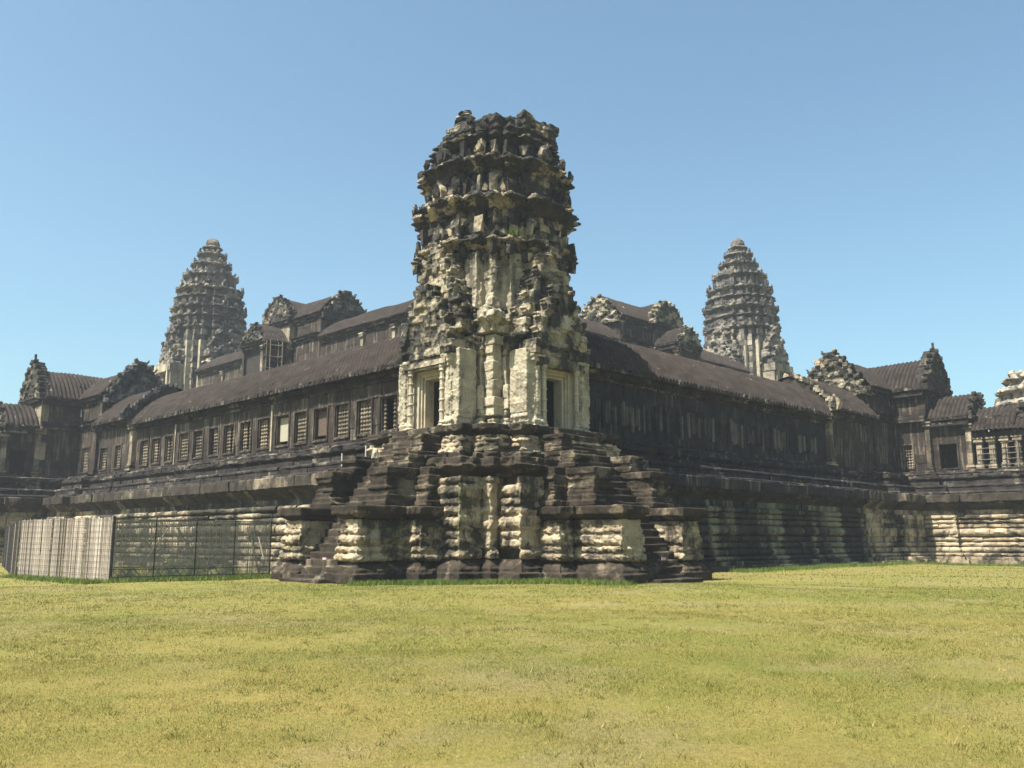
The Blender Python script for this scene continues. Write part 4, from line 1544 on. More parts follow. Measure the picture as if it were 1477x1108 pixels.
# ================================================================== upper level (far behind)
def far_tower(cx, cy, label):
    T = thing('upper_tower', label, 'temple tower', (cx, cy, 0), group='tall towers of the upper level')
    F4 = [Frame((cx, cy), (0, 1), (-1, 0)), Frame((cx, cy), (1, 0), (0, -1)), Frame((cx, cy), (0, -1), (1, 0)), Frame((cx, cy), (-1, 0), (0, 1))]
    mb = MB()
    prism(mb, ring(quarter([(7.5, 6.0), (6.5, 6.5)]), (cx, cy)), 0, 11.0, 0.4)
    part('terrace_core', mb, M['core'], T)
    mb = MB()
    R = 4.5
    Q = ring(tierq(R), (cx, cy))
    sp = []
    z = 11.0
    while z < 28.0:
        sp.append((z, z + 0.7, 0.0, 'flat'))
        z += 0.71
    courses(mb, Q, sp, thick=0.8, bl=(0.7, 1.5), jit=0.03, er=0.03, seg=0.6)
    part('body', mb, M['far'], T)
    for ia, F in enumerate(F4):
        mb = MB()
        for sg in (-1, 1):
            fbox(mb, F, sg * 0.9, sg * 2.2, 3.8, 5.6, 11, 23.0, 0.01, 0.6)
            fbox(mb, F, sg * 1.5, sg * 1.9, 3.8, 5.85, 11, 23.1, 0.01, 0.7)
        fbox(mb, F, -2.3, 2.3, 3.8, 5.75, 22.6, 23.5, 0.02, 0.6)
        fbox(mb, F, -1.0, 1.0, 3.6, 4.8, 11, 23, 0, 0.2)
        part('porch', mb, M['farpale'], T)
        mb = MB()
        gable(mb, F, 0, 5.3, 23.3, 26.4, 2.2, th=1.0, jit=0.05, bh=0.4, finial=False)
        gable(mb, F, 0, 4.7, 24.5, 29.0, 2.3, th=1.0, jit=0.06, bh=0.4, finial=False)
        for i in range(22):
            t = rnd.random()
            c = F.p3(rnd.choice((-1, 1)) * (2.4 - 1.8 * t), rnd.uniform(3.6, 5.2), 23.4 + 5 * t)
            jbox(mb, c, (0.7, 0.7, 0.5), 0.1)
        part('pediment', mb, M['far'], T)
        mb = MB()
        for sg in (-1, 1):
            fbox(mb, F, sg * 2.6 - 0.18, sg * 2.6 + 0.18, 3.4, 3.95, 12, 26.6, 0.03, 0.8)
        part('pilaster', mb, M['farpale'], T)
    tiers = [(27.4, 28.1, 28.8, 4.40, 4.74), (28.7, 29.7, 30.2, 4.40, 4.66), (30.1, 30.9, 31.5, 4.30, 4.66), (31.4, 32.4, 32.8, 4.05, 4.30), (32.7, 33.5, 34.1, 3.80, 4.12),
             (34.0, 35.4, 36.1, 3.12, 3.45), (36.0, 37.1, 37.7, 2.25, 2.55), (37.6, 38.6, 39.1, 1.62, 1.88), (39.0, 39.7, 40.1, 1.05, 1.28)]
    for i, (zw, c0, c1, rw, rc) in enumerate(tiers):
        k = 0.96 if i < 4 else 1.0
        mb = MB()
        n = max(1, int((c0 - zw) / 0.5))
        courses(mb, ring(tierq(rw), (cx, cy)), [(zw + (c0 - zw) * q / n, zw + (c0 - zw) * (q + 1) / n, 0, 'flat') for q in range(n)], thick=0.7, bl=(0.6, 1.2), jit=0.06, er=0.04, seg=0.5)
        prism(mb, ring(tierq(rw - 0.4), (cx, cy)), zw - 0.3, c1 + 0.1, 0.4)
        part('tier_wall', mb, M['far'], T)
        mb = MB()
        h = c1 - c0
        courses(mb, ring(tierq(rc), (cx, cy)), [(c0, c0 + h * 0.25, -0.28, 'flat'), (c0 + h * 0.25, c0 + h * 0.45, -0.12, 'cyma'), (c0 + h * 0.45, c0 + h * 0.68, 0, 'cut'), (c0 + h * 0.68, c0 + h * 0.85, -0.12, 'flat'), (c0 + h * 0.85, c1, -0.05, 'cut')],
                thick=min(1.1, rc * 0.6), bl=(0.4, 0.9), jit=0.045, er=0.04, seg=0.3, skip=0.02 + 0.03 * (cx > 50), zj=0.02)
        part('tier_cornice', mb, M['far'], T)
        RA = ring(tierq(rc - 0.2), (cx, cy))
        if i < 8 and i not in (1, 3):
            for q, (x, y) in enumerate(RA):
                if q % 2 == 0 and i > 3:
                    continue
                if rnd.random() < 0.72 and (x < cx + 1.5 or y < cy + 1.5):
                    mb = MB()
                    s = rnd.uniform(0.45, 0.7) * (1.0 if i < 5 else 0.6)
                    antefix(mb, (x, y, c1 - 0.06), math.atan2(y - cy, x - cx), s, 0.05)
                    part('antefix', mb, M['far'], T)
            for q in (2, 3):
                a = [0, math.pi / 2, math.pi, -math.pi / 2][q]
                mb = MB()
                antefix(mb, (cx + math.cos(a) * (rc - 0.2), cy + math.sin(a) * (rc - 0.2), c1 - 0.05), a, 0.9 if i < 5 else 0.6, 0.04)
                part('antefix', mb, M['far'], T)
    mb = MB()
    lathe(mb, (cx, cy, 40.0), [(0.85, 0), (0.95, 0.12), (0.82, 0.3), (0.9, 0.45), (0.88, 0.75), (0.75, 1.0), (0.5, 1.25), (0.15, 1.4)], 14, 0.6, 0.03)
    part('finial', mb, M['far'], T, smooth=False)
    for o in list(T.children):
        b = o.name.split('.')[0]
        if b in ('tier_wall', 'tier_cornice', 'pediment'):
            erode(o, 0.075, 0.06, 0.4)
    return T


T_L = far_tower(20.9, 75.9, 'tall complete lotus-bud tower rising behind the left gallery roof')
T_R = far_tower(70.2, 26.5, 'tall complete lotus-bud tower rising behind the right gallery roof')

DZ = 11.0
FUL = Frame((20.9, 0), (0, 1), (-1, 0))
FUR = Frame((0, 26.5), (1, 0), (0, -1))


def upper_gallery(F, u0, u1, side, label):
    T = thing('upper_gallery', label, 'gallery', (*F.p((u0 + u1) / 2, 3.0), 0))
    mb = MB()
    wall_open(mb, F, u0, u1, 3.0, 17.6, 21.7, 0.6, [], pl=1.6, ch=1.0)
    part('wall', mb, M['wall'], T)
    mb = MB()
    cornice(mb, F, u0, u1, 3.0, 22.3, side)
    part('cornice', mb, M['cornice'], T)
    mb = MB()
    roof_half(mb, F, u0, u1, 3.5, 22.3, 24.5, 1, sag=0.12)
    roof_half(mb, F, u0, u1, 3.5, 22.3, 24.48, -1, ribs=False)
    part('roof', mb, M['roof'], T, smooth=True)
    for k in range(int((u1 - u0) / 5)):
        mb = MB()
        u = u0 + 2 + 5 * k
        pilaster(mb, F, u - 0.2, u + 0.2, 2.8, 3.2, 17.6, 21.6)
        part('pilaster', mb, M['farpale' if k % 2 else 'baluster'], T)
    mb = MB()
    fbox(mb, F, u0, u1, -3.2, 2.3, 8.0, 17.7, 0, 0.4)
    fbox(mb, F, u0, u1, -3.2, 4.5, 0, 12.0, 0, 0.4)
    part('terrace', mb, M['core'], T)
    return T


UG1 = upper_gallery(FUL, 30.0, 44.4, -1, 'dark roofed gallery of the upper level, between the corner tower and the left upper pavilion')
UG2 = upper_gallery(FUL, 58.0, 71.6, -1, 'dark roofed gallery of the upper level, just right of the left lotus-bud tower')
UG3 = upper_gallery(FUR, 30.0, 40.2, 1, 'short roofed gallery of the upper level, hard against the right side of the corner tower')
UG4 = upper_gallery(FUR, 54.0, 66.0, 1, 'roofed gallery of the upper level sloping down to the right lotus-bud tower')
UP1 = pavilion(FUL, 52.2, -1, 'upper level pavilion with broken double gable and scaffold, left of the corner tower', 'pavilion', name='upper_pavilion', dz=DZ, base=False,
               sA=7.6, sB=7.6, low=False, crest_z=16.9, v1=3.5, v2=6.4, ped_z=17.0)
UP2 = pavilion(FUR, 48.4, 1, 'upper level pavilion with pale broken gables, right of the corner tower', 'pavilion', name='upper_pavilion', dz=DZ, base=False,
               sA=7.6, sB=7.6, low=False, crest_z=16.6, v1=3.5, v2=6.4, ped_z=16.9, mats=('wall', 'roof', 'gable'))
#SPLIT

# far right: another ruined tower of the outer enclosure
def side_ruin():
    c = (63.6, -9.9)
    T = thing('ruined_tower', 'pale jagged ruined tower top at the far right edge, behind the pillared porch', 'temple tower', (*c, 0))
    mb = MB()
    sp = []
    z = 0.0
    while z < 12:
        sp.append((z, z + 0.6, 0, 'flat'))
        z += 0.61
    courses(mb, ring(tierq(5.0), c), sp, thick=0.9, bl=(0.7, 1.4), jit=0.04, er=0.04, seg=0.5)
    prism(mb, ring(tierq(4.4), c), 0, 12.0, 0.5)
    erode(part('body', mb, M['core'], T), 0.12, 0.15)
    R = 5.0
    for i, (z0, z1, r) in enumerate(((12, 13.3, 5.0), (13.2, 14.8, 4.7), (14.6, 16.1, 4.4), (15.9, 17.2, 3.8))):
        mb = MB()
        h = z1 - z0
        courses(mb, ring(tierq(r), c), [(z0, z0 + h * 0.25, -0.45, 'flat'), (z0 + h * 0.25, z0 + h * 0.5, -0.4, 'flat'), (z0 + h * 0.5, z0 + h * 0.7, -0.15, 'cyma'), (z0 + h * 0.7, z0 + h * 0.86, 0.0, 'cut'), (z0 + h * 0.86, z1, -0.15, 'flat')], thick=1.2, bl=(0.4, 0.9), jit=0.07, er=0.05, seg=0.3, skip=0.04)
        prism(mb, ring(tierq(r - 0.8), c), z0 - 0.2, z1, 0.5)
        for k in range(10):
            a = rnd.uniform(0, 6.28)
            jbox(mb, (c[0] + r * 0.95 * math.cos(a), c[1] + r * 0.95 * math.sin(a), z1 + rnd.uniform(-0.2, 0.3)), (0.5, 0.5, 0.4), 0.1)
        erode(part('tier_cornice', mb, M['ruin'], T), 0.07, 0.08)
    return T


side_ruin()
#EXTRAS


# ------------------------------------------------------------------ fences by the left gallery
def reed_panel(p, q, h, parent, name='reed_panel', lean=0.0):
    p, q = np.array(p), np.array(q)
    L = np.hypot(*(q - p))
    d = (q - p) / L
    n = np.array([d[1], -d[0]])
    mb = MB()
    t = 0.0
    while t < L - 0.02:
        w_ = rnd.uniform(0.035, 0.065)
        x0 = p + d * t + n * rnd.gauss(0, 0.012)
        x1 = p + d * min(L, t + w_) + n * rnd.gauss(0, 0.012)
        hh = h + rnd.gauss(0, 0.025)
        sw = rnd.gauss(0, 0.008)
        v = []
        for (a, z) in ((x0, 0.0), (x1, 0.0), (x1, hh), (x0, hh)):
            g = gz(a[0], a[1]) if z == 0 else 0
            for k in (-0.008, 0.008):
                v.append((a[0] + n[0] * k + d[0] * sw * (z > 0), a[1] + n[1] * k + d[1] * sw * (z > 0), z + g))
        mb.add(v, [(0, 2, 4, 6), (1, 7, 5, 3), (0, 1, 3, 2), (2, 3, 5, 4), (4, 5, 7, 6), (6, 7, 1, 0)], 0.5 + 0.35 * math.sin(t * 1.9) * math.sin(t * 0.7 + 1) + rnd.gauss(0, 0.1))
        t += w_ + 0.006
    part(name, mb, M['reed'], parent)
    return n


def screen_fence():
    M['reed'] = None
    t = NT('woven_reed')
    tn = t.attr('tint')
    st = t.noise(6, 5, 0.7, stretch=(1, 1, 0.05))
    c = t.mix(t.ramp(st, [(0.35, 0.0), (0.65, 1.0)]), (0.20, 0.16, 0.125), (0.42, 0.36, 0.29))
    c = t.mix(0.9, c, t.ramp(tn, [(0.0, 0.62), (1.0, 1.45)]), 'MULTIPLY')
    t.link(c, t.b.inputs['Base Color'])
    M['reed'] = t.m
    T = thing('screen_fence', 'pale upright reed screen fence on steel posts, on the grass before the left gallery', 'fence', (-17.7, 9, 0))
    A, B = np.array((-17.26, 4.72)), np.array((-18.15, 13.6))
    cuts = [0, 0.27, 0.62, 0.985]
    rl = root_loc(T)
    for a, b in zip(cuts[:-1], cuts[1:]):
        reed_panel(A + (B - A) * a + 0.02, A + (B - A) * (b - 0.012), 2.68, T)
    CV = [B, np.array((-16.9, 18.6)), np.array((-15.5, 23.8)), np.array((-14.1, 29.2)), np.array((-12.6, 35.0))]
    for k in range(4):
        reed_panel(CV[k], CV[k] + (CV[k + 1] - CV[k]) * 0.985, 2.62, T)
    for pt in [A + (B - A) * c for c in cuts] + CV[1:]:
        mb = MB()
        tube(mb, (pt[0] + 0.06, pt[1], 0), (pt[0] + 0.06, pt[1], 2.72), 0.03)
        part('post', mb, M['metal'], T)
    mb = MB()
    for (P, Q) in [(A, B)] + list(zip(CV[:-1], CV[1:])):
        d = (Q - P) / np.hypot(*(Q - P))
        n = np.array([d[1], -d[0]])
        if n[0] > 0:
            n = -n
        for k in range(11):
            z = 0.12 + 0.25 * k
            tube(mb, (*(P + n * 0.035), z), (*(Q + n * 0.035), z + 0.01), 0.006, 4)
        L = np.hypot(*(Q - P))
        for k in range(int(L / 0.25)):
            pp = P + d * (k + 0.5) * 0.25 + n * 0.035
            tube(mb, (*pp, 0.05), (*pp, 2.65), 0.005, 4)
    part('wire_mesh', mb, M['metal'], T)
    return A


def mesh_fence(A):
    T = thing('mesh_fence', 'see-through dark wire mesh fence between the reed screen and the left stairs', 'fence', (-13.5, 5.5, 0))
    C_ = np.array((-10.2, 4.3))
    d = (C_ - A) / np.hypot(*(C_ - A))
    n = np.array([d[1], -d[0]])
    L = np.hypot(*(C_ - A))
    for k in range(5):
        p = A + d * L * k / 4
        mb = MB()
        tube(mb, (*p, 0), (p[0], p[1], 2.75 + 0.04 * k), 0.03)
        part('post', mb, M['metal'], T)
    for z in (0.25, 0.55, 2.6):
        mb = MB()
        tube(mb, (*A, z), (*C_, z), 0.02)
        part('rail', mb, M['metal'], T)
    mb = MB()
    m = int(L / 0.034)
    for k in range(m):
        p = A + d * L * (k + rnd.uniform(-0.2, 0.2)) / m
        r = rnd.choice((0.008, 0.011, 0.015))
        tube(mb, (*p, 0.03), (p[0] + rnd.gauss(0, 0.015), p[1], 2.62), r, 4)
    for k in range(26):
        z = 0.1 + k * 0.098
        tube(mb, (*A, z), (*C_, z), 0.0055, 4)
    part('wire_mesh', mb, M['net'], T)
    # lattice girder lying along its foot
    G = thing('scaffold_girder', 'dark steel lattice girder lying along the foot of the wire mesh fence', 'scaffolding', (-13.6, 5.8, 0))
    a0, a1 = A + n * -0.5 + d * 0.2, C_ - d * 1.6 + n * -0.5
    for z in (0.12, 0.62):
        mb = MB()
        tube(mb, (*a0, z), (*a1, z), 0.032)
        part('chord', mb, M['metal'], G)
    k = 0
    LL = np.hypot(*(a1 - a0))
    m = int(LL / 0.42)
    for k in range(m):
        p, q = a0 + (a1 - a0) * k / m, a0 + (a1 - a0) * (k + 1) / m
        mb = MB()
        tube(mb, (*p, 0.12 if k % 2 else 0.62), (*q, 0.62 if k % 2 else 0.12), 0.02)
        part('brace', mb, M['metal'], G)
    return A, C_, d, n


_A = screen_fence()
_A, _C, _d, _n = mesh_fence(_A)


def pole(p, q, r, label, grp='poles leaning in and on the wire mesh fence'):
    mb = MB()
    tube(mb, p, q, r, 7)
    single('leaning_pole', mb, M['wood'], label, 'pole', tuple(p), grp)


for fr, z0, fr2, z1, off, lab in ((0.93, 0.0, 0.86, 1.75, -0.12, 'pale pole leaning on the wire mesh fence, nearest the left stairs'),
                                  (0.62, 0.35, 0.42, 2.3, 0.8, 'long pole leaning behind the middle of the wire mesh fence'),
                                  (0.24, 0.9, 0.38, 2.4, 0.8, 'pale pole tilted to the right behind the wire mesh, nearest the reed screen')):
    p = _A + (_C - _A) * fr - _n * off
    q = _A + (_C - _A) * fr2 - _n * off
    pole((p[0], p[1], z0), (q[0], q[1], z1), 0.035, lab)
pole((-11.15, 3.2, 0.9), (-11.15, 3.75, 1.9), 0.03, 'short pale pole resting against the left flank of the left stairs')


# ------------------------------------------------------------------ scaffold ladders
def ladder_frame(name, label, F, u0, u1, v, z0, z1, nr, r=0.05, depth=0.0):
    T = thing(name, label, 'scaffolding', F.p3((u0 + u1) / 2, v, z0))
    for u in (u0, u1):
        mb = MB()
        tube(mb, F.p3(u, v, z0), F.p3(u, v, z1), r)
        part('pole', mb, M['wood'], T)
    if depth:
        for u in (u0, u1):
            mb = MB()
            tube(mb, F.p3(u, v + depth, z0), F.p3(u, v + depth, z1), r)
            part('pole', mb, M['wood'], T)
    for k in range(nr):
        z = z0 + (z1 - z0) * (k + 0.7) / nr
        mb = MB()
        tube(mb, F.p3(u0 - 0.25, v, z), F.p3(u1 + 0.25, v, z + rnd.uniform(-0.03, 0.03)), r * 0.8)
        part('rung', mb, M['wood'], T)
        if depth:
            mb = MB()
            tube(mb, F.p3(u0, v - 0.1, z), F.p3(u0, v + depth + 0.1, z), r * 0.8)
            part('rung', mb, M['wood'], T)


FTL = Frame(FUL.p(52.2, 0), FUL.b, -FUL.a)
ladder_frame('scaffold', 'light timber scaffold against the porch of the left upper pavilion', FTL, 5.0, 6.4, 2.9, 17.4, 22.3, 4, 0.045, 0.8)
FTR = Frame(FR.p(45.8, 0), FR.b, -FR.a)
ladder_frame('scaffold', 'small pale scaffold between the first pillars of the right low porch', FTR, 9.6, 10.5, 2.15, 7.25, 9.0, 4, 0.03)
ladder_frame('scaffold', 'pale scaffold at the right edge, among the outer pillars of the right low porch', FTR, 11.4, 12.3, 2.15, 7.25, 9.4, 5, 0.03, 0.3)


# ------------------------------------------------------------------ small things
mb = MB()
pp = [FL.p3(5.3, 5.75, 6.15), FL.p3(5.3, 5.75, 5.30), FL.p3(3.9, 5.75, 5.32), FL.p3(3.25, 5.75, 5.6), FL.p3(3.25, 5.75, 6.4)]
for a, b in zip(pp[:-1], pp[1:]):
    tube(mb, a, b, 0.035, 7)
single('drain_pipe', mb, M['white'], 'white plastic drain pipe bent along the ledge left of the tower stairs', 'pipe', FL.p3(3.9, 5.75, 5.3))


def notice(x, y, z, az, lab):
    F = Frame((x, y), (math.cos(az), math.sin(az)), (math.sin(az), -math.cos(az)))
    T = thing('notice_board', lab, 'sign', (x, y, z), 'small boards on the tower stairs')
    mb = MB()
    fbox(mb, F, -0.15, 0.15, -0.015, 0.015, z + 0.03, z + 0.23)
    part('panel', mb, M['pink'], T)
    mb = MB()
    fbox(mb, F, -0.12, 0.12, 0.017, 0.021, z + 0.13, z + 0.19)
    part('border', mb, M['white'], T)
    mb = MB()
    fbox(mb, F, -0.12, 0.12, -0.08, 0.03, z - 0.02, z + 0.028)
    part('stand', mb, M['metal'], T)


for k, F in enumerate((FL, FR)):
    x, y, z = F.p3(-0.25 if k == 0 else 0.25, 10.25, 0.80)
    notice(x, y, z, math.atan2(-math.cos(0), 0) if k == 0 else 0.0, ['small pink and white board on the lower steps of the left stairs', 'small pink and white board on the lower steps of the right stairs'][k])
mb = MB()
F = FL
lathe(mb, (-6.9, 0.9, 5.55), [(0.16, 0), (0.17, 0.25), (0.12, 0.4), (0.03, 0.46)], 8, 0.5, 0.01)
single('boundary_stone', mb, M['panel'], 'small pale round-topped stone at the top of the left stairs', 'stone', (-6.9, 0.9, 5.5))


def rock(x, y, s, label, mat):
    mb = MB()
    z = float(gz(x, y))
    lathe(mb, (x, y, z - 0.04), [(s * 0.8, 0), (s, s * 0.25), (s * 0.75, s * 0.55), (s * 0.25, s * 0.7)], 9, 0.5, s * 0.10)
    single('stone', mb, mat, label, 'stone', (x, y, z), smooth=False)


rock(-17.9, 7.4, 0.20, 'brown stone lying on the grass at the foot of the reed screen', M['step'])
rock(-26.44, -16.99, 0.07, 'little dark clod on the dry lawn, well in front of the reed screen', M['step'])


# ------------------------------------------------------------------ vegetation
def blades_mesh(name, X, Y, H, Wd, cols, mat, bend=0.5, zoff=None, Z=None):
    n = len(X)
    if Z is None:
        Z = gz(X, Y) - 0.005
    a = nrng.uniform(0, 2 * np.pi, n)
    ba = nrng.uniform(0, 2 * np.pi, n)
    bl = nrng.uniform(0.1, bend, n) * H
    v = np.zeros((n, 3, 3), dtype=np.float32)
    v[:, 0, 0] = X - np.cos(a) * Wd
    v[:, 0, 1] = Y - np.sin(a) * Wd
    v[:, 1, 0] = X + np.cos(a) * Wd
    v[:, 1, 1] = Y + np.sin(a) * Wd
    v[:, 0, 2] = v[:, 1, 2] = Z
    v[:, 2, 0] = X + np.cos(ba) * bl
    v[:, 2, 1] = Y + np.sin(ba) * bl
    v[:, 2, 2] = Z + H
    me = bpy.data.meshes.new(name)
    me.vertices.add(3 * n)
    me.loops.add(3 * n)
    me.polygons.add(n)
    me.vertices.foreach_set('co', v.ravel())
    me.loops.foreach_set('vertex_index', np.arange(3 * n, dtype=np.int32))
    me.polygons.foreach_set('loop_start', np.arange(0, 3 * n, 3, dtype=np.int32))
    me.update(calc_edges=True)
    at = me.attributes.new('tint', 'FLOAT', 'FACE')
    at.data.foreach_set('value', cols.astype(np.float32))
    me.materials.append(mat)
    return me


def leaf_mat(name, stops, trans=0.25):
    t = NT(name)
    tn = t.attr('tint')
    big = t.noise(0.35, 5, 0.6)
    c = t.ramp(t.math('ADD', t.math('MULTIPLY', tn, 0.75), t.math('MULTIPLY', big, 0.25)), stops)
    t.link(c, t.b.inputs['Base Color'])
    t.b.inputs['Roughness'].default_value = 0.6
    tr = t.t.nodes.new('ShaderNodeBsdfTranslucent')
    t.link(c, tr.inputs[0])
    mx = t.t.nodes.new('ShaderNodeMixShader')
    mx.inputs[0].default_value = trans
    t.link(t.b.outputs[0], mx.inputs[1])
    t.link(tr.outputs[0], mx.inputs[2])
    out = [n for n in t.t.nodes if n.type == 'OUTPUT_MATERIAL'][0]
    t.link(mx.outputs[0], out.inputs[0])
    return t.m


def lowfreq(X, Y, s, seed):
    r = np.random.default_rng(seed)
    out = np.zeros_like(X)
    for k in range(14):
        th = r.uniform(0, 2 * np.pi)
        f = s * r.uniform(0.5, 2.2)
        out += np.sin((X * np.cos(th) + Y * np.sin(th)) * f + r.uniform(0, 6.28)) / (0.7 + f / s)
    return out / 3.2


def build_grass():
    mat = leaf_mat('grass_blades', [(0.0, (0.045, 0.061, 0.010)), (0.28, (0.110, 0.133, 0.023)), (0.5, (0.191, 0.176, 0.041)), (0.75, (0.266, 0.198, 0.061)), (1.0, (0.444, 0.370, 0.176))])
    XX, YY, HH, WW = [], [], [], []
    for (r0, r1, n, h, w_) in ((5.5, 9, 260000, 0.022, 0.0026), (9, 15, 350000, 0.026, 0.0042), (15, 24, 260000, 0.032, 0.007), (24, 40, 180000, 0.04, 0.011), (40, 80, 80000, 0.06, 0.025)):
        r = np.sqrt(nrng.uniform(r0 * r0, r1 * r1, n))
        th = math.radians(45) + nrng.uniform(-math.radians(56), math.radians(56), n)
        x, y = CAM[0] + r * np.cos(th), CAM[1] + r * np.sin(th)
        ok = ~((x > -6.6) & (y > -6.6)) & ~((np.abs(x + 5.5) < 5.3) & (np.abs(y) < 3.2)) & ~((np.abs(y + 5.5) < 5.3) & (np.abs(x) < 3.2))
        XX.append(x[ok]); YY.append(y[ok])
        HH.append(h * nrng.uniform(0.4, 1.3, ok.sum())); WW.append(w_ * nrng.uniform(0.5, 1.2, ok.sum()))
    X, Y, H, Wd = map(np.concatenate, (XX, YY, HH, WW))
    p = lowfreq(X, Y, 0.45, 3) * 0.6 + lowfreq(X, Y, 1.6, 4) * 0.55 + lowfreq(X, Y, 5.0, 9) * 0.4
    bare = lowfreq(X, Y, 0.75, 21) + 0.6 * lowfreq(X, Y, 3.1, 22)
    keep = nrng.random(len(X)) > np.clip((bare - 0.35) * 1.1, 0, 0.8)
    X, Y, H, Wd, p = X[keep], Y[keep], H[keep], Wd[keep], p[keep]
    # scattered coarser tufts and straws
    tx, ty, th_, tw, tp = [], [], [], [], []
    for k in range(3800):
        r = math.sqrt(rnd.uniform(36, 1100))
        a = math.radians(45) + rnd.uniform(-0.95, 0.95)
        cx, cy = CAM[0] + r * math.cos(a), CAM[1] + r * math.sin(a)
        if cx > -11.5 and cy > -11.5:
            continue
        m = rnd.randint(8, 26)
        kind = rnd.choice((-0.75, -0.5, 1.0, 0.6))
        for q in range(m):
            tx.append(cx + rnd.gauss(0, 0.05)); ty.append(cy + rnd.gauss(0, 0.05))
            th_.append(rnd.uniform(0.03, 0.075)); tw.append(rnd.uniform(0.003, 0.007)); tp.append(kind)
    X, Y, H, Wd, p = (np.concatenate((u, np.array(v_))) for u, v_ in ((X, tx), (Y, ty), (H, th_), (Wd, tw), (p, tp)))
    dist = np.hypot(X - CAM[0], Y - CAM[1])
    green = np.clip((dist - 27) / 9, 0, 1) * 0.36           # greener, less trodden near the walls
    col = np.clip(0.50 + 0.23 * p + nrng.normal(0, 0.21, len(X)) - green, 0, 1)
    H = H * (1 + 0.35 * np.clip(lowfreq(X, Y, 2.5, 8), -1, 1.5))
    me = blades_mesh('grass', X, Y, H, Wd, col, mat, 1.4)
    o = link('grass', me)
    o['kind'] = 'stuff'
    o['label'] = 'short dry yellow-green lawn grass'
    o['category'] = 'grass'
    # longer fresh grass along the foot of the masonry
    P = []
    for k in range(36000):
        q = rnd.random()
        if q < 0.25:
            x, y = rnd.uniform(11, 44), -6.7 - abs(rnd.gauss(0, 0.5))
        elif q < 0.45:
            x, y = 38.5 + rnd.uniform(-1.5, 1.2), rnd.uniform(-22, -6.5)
        elif q < 0.60:
            t = rnd.random()
            c = _A + (_C - _A) * t
            x, y = c[0] + rnd.gauss(-0.1, 0.35), c[1] + rnd.gauss(-0.2, 0.35)
        elif q < 0.7:
            x, y = -17.9 + rnd.gauss(-0.2, 0.3), rnd.uniform(4, 14)
        else:
            # round the tower base
            s_ = rnd.choice((0, 1))
            seg = rnd.choice((((-10.9, -3.2), (-8.5, -3.2)), ((-8.4, -3.3), (-8.4, -4.2)), ((-7.4, -4.3), (-7.4, -5.1)), ((-6.3, -5.2), (-6.3, -6.3)), ((-8.4, -4.3), (-7.4, -4.3)), ((-7.3, -5.3), (-6.4, -5.3))))
            t = rnd.random()
            x = seg[0][0] + (seg[1][0] - seg[0][0]) * t - abs(rnd.gauss(0, 0.35))
            y = seg[0][1] + (seg[1][1] - seg[0][1]) * t - abs(rnd.gauss(0, 0.35))
            if s_:
                x, y = y, x
        P.append((x, y))
    P = np.array(P)
    n = len(P)
    g = leaf_mat('fresh_grass', [(0.0, (0.043, 0.077, 0.011)), (0.5, (0.101, 0.150, 0.024)), (1.0, (0.202, 0.212, 0.049))])
    me = blades_mesh('tall_grass', P[:, 0], P[:, 1], nrng.uniform(0.08, 0.26, n), nrng.uniform(0.012, 0.022, n), nrng.uniform(0.1, 0.9, n), g, 0.9)
    o = link('tall_grass', me)
    o['kind'] = 'stuff'
    o['label'] = 'fresh green grass along the foot of the stone base'
    o['category'] = 'grass'
    return g


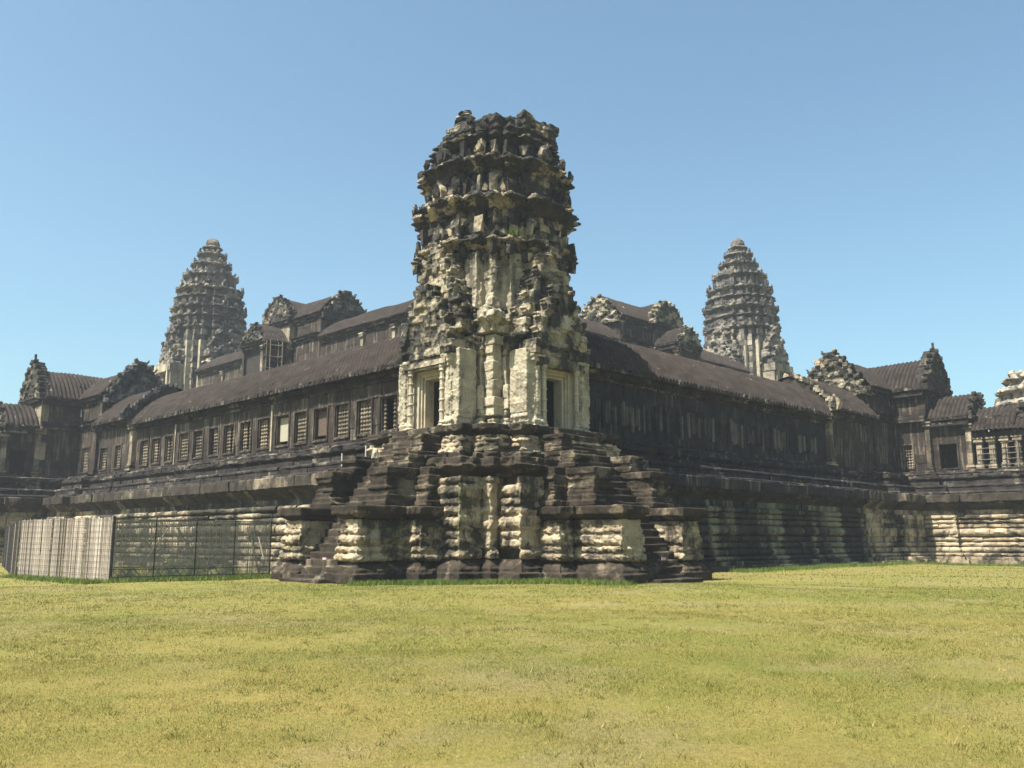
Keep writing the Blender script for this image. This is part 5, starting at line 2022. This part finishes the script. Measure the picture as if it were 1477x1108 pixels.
def weeds(g):
    # leafy weeds behind the wire mesh
    for i, (t, off, s, lab) in enumerate(((0.42, 1.4, 1.0, 'leafy weed bush behind the middle of the wire mesh fence'), (0.60, 1.8, 0.8, 'low weed clump behind the wire mesh fence, below the long leaning pole'),
                                          (0.16, 1.1, 0.6, 'small weed clump behind the wire mesh fence, next to the reed screen'), (0.80, 1.2, 0.7, 'weed clump behind the wire mesh fence, toward the left stairs'))):
        c = _A + (_C - _A) * t - _n * off
        T = thing('weed_bush', lab, 'plant', (c[0], c[1], 0), 'weeds behind the wire mesh fence')
        n = int(800 * s)
        a = nrng.uniform(0, 2 * np.pi, n)
        r = np.abs(nrng.normal(0, 0.75 * s, n))
        X, Y = c[0] + r * np.cos(a), c[1] + r * np.sin(a)
        Z = nrng.uniform(0, 1, n) ** 1.3 * 1.0 * s * np.exp(-(r / s) ** 2)
        me = blades_mesh('foliage', X - c[0], Y - c[1], nrng.uniform(0.1, 0.2, n), nrng.uniform(0.012, 0.03, n), nrng.uniform(0, 0.7, n), g, 1.2, Z=Z)
        link('foliage', me, T)
        mb = MB()
        for k in range(7):
            aa = rnd.uniform(0, 6.28)
            tube(mb, (c[0], c[1], 0), (c[0] + 0.4 * s * math.cos(aa), c[1] + 0.4 * s * math.sin(aa), rnd.uniform(0.5, 0.9) * s), 0.012, 4)
        part('stem', mb, M['wood'], T)
    # tufts rooted in the masonry
    for (x, y, z, s, lab) in ((-2.0, -3.3, 16.65, 0.5, 'green tuft rooted on the lowest cornice of the corner tower, right of its front edge'),
                              (-4.6, -4.4, 5.7, 0.3, 'small green tuft on the stepped base below the right side of the tower body'),
                              (23.0, -5.0, 5.25, 0.3, 'small tuft on the ledge of the shaded right gallery')):
        n = 160
        a = nrng.uniform(0, 2 * np.pi, n)
        r = np.abs(nrng.normal(0, 0.4 * s, n))
        me = blades_mesh('ledge_plant', r * np.cos(a), r * np.sin(a), nrng.uniform(0.12, 0.4, n) * s * 2, nrng.uniform(0.02, 0.045, n), nrng.uniform(0.1, 0.9, n), g, 0.9, Z=np.zeros(n) - 0.03)
        o = link('ledge_plant', me, None, (x, y, z))
        o['label'] = lab
        o['category'] = 'plant'
        o['group'] = 'tufts rooted in the masonry'


weeds(build_grass())


# ------------------------------------------------------------------ air
def haze():
    mb = MB()
    x0, x1, y0, y1, z0, z1 = -48, 112, -52, 112, -1.5, 48
    v = [(x0, y0, z0), (x1, y0, z0), (x1, y1, z0), (x0, y1, z0), (x0, y0, z1), (x1, y0, z1), (x1, y1, z1), (x0, y1, z1)]
    mb.add(v, CUBE_F)
    m = bpy.data.materials.new('haze')
    m.use_nodes = True
    t = m.node_tree
    t.nodes.clear()
    o = t.nodes.new('ShaderNodeOutputMaterial')
    p = t.nodes.new('ShaderNodeVolumePrincipled')
    p.inputs['Color'].default_value = (0.90, 0.95, 1.0, 1)
    p.inputs['Density'].default_value = 0.0005
    p.inputs['Anisotropy'].default_value = 0.2
    t.links.new(p.outputs[0], o.inputs['Volume'])
    ob = link('haze', mesh_of('haze', mb, m))
    ob['kind'] = 'stuff'
    ob['label'] = 'thin pale haze in the air'
    ob['category'] = 'haze'


haze()
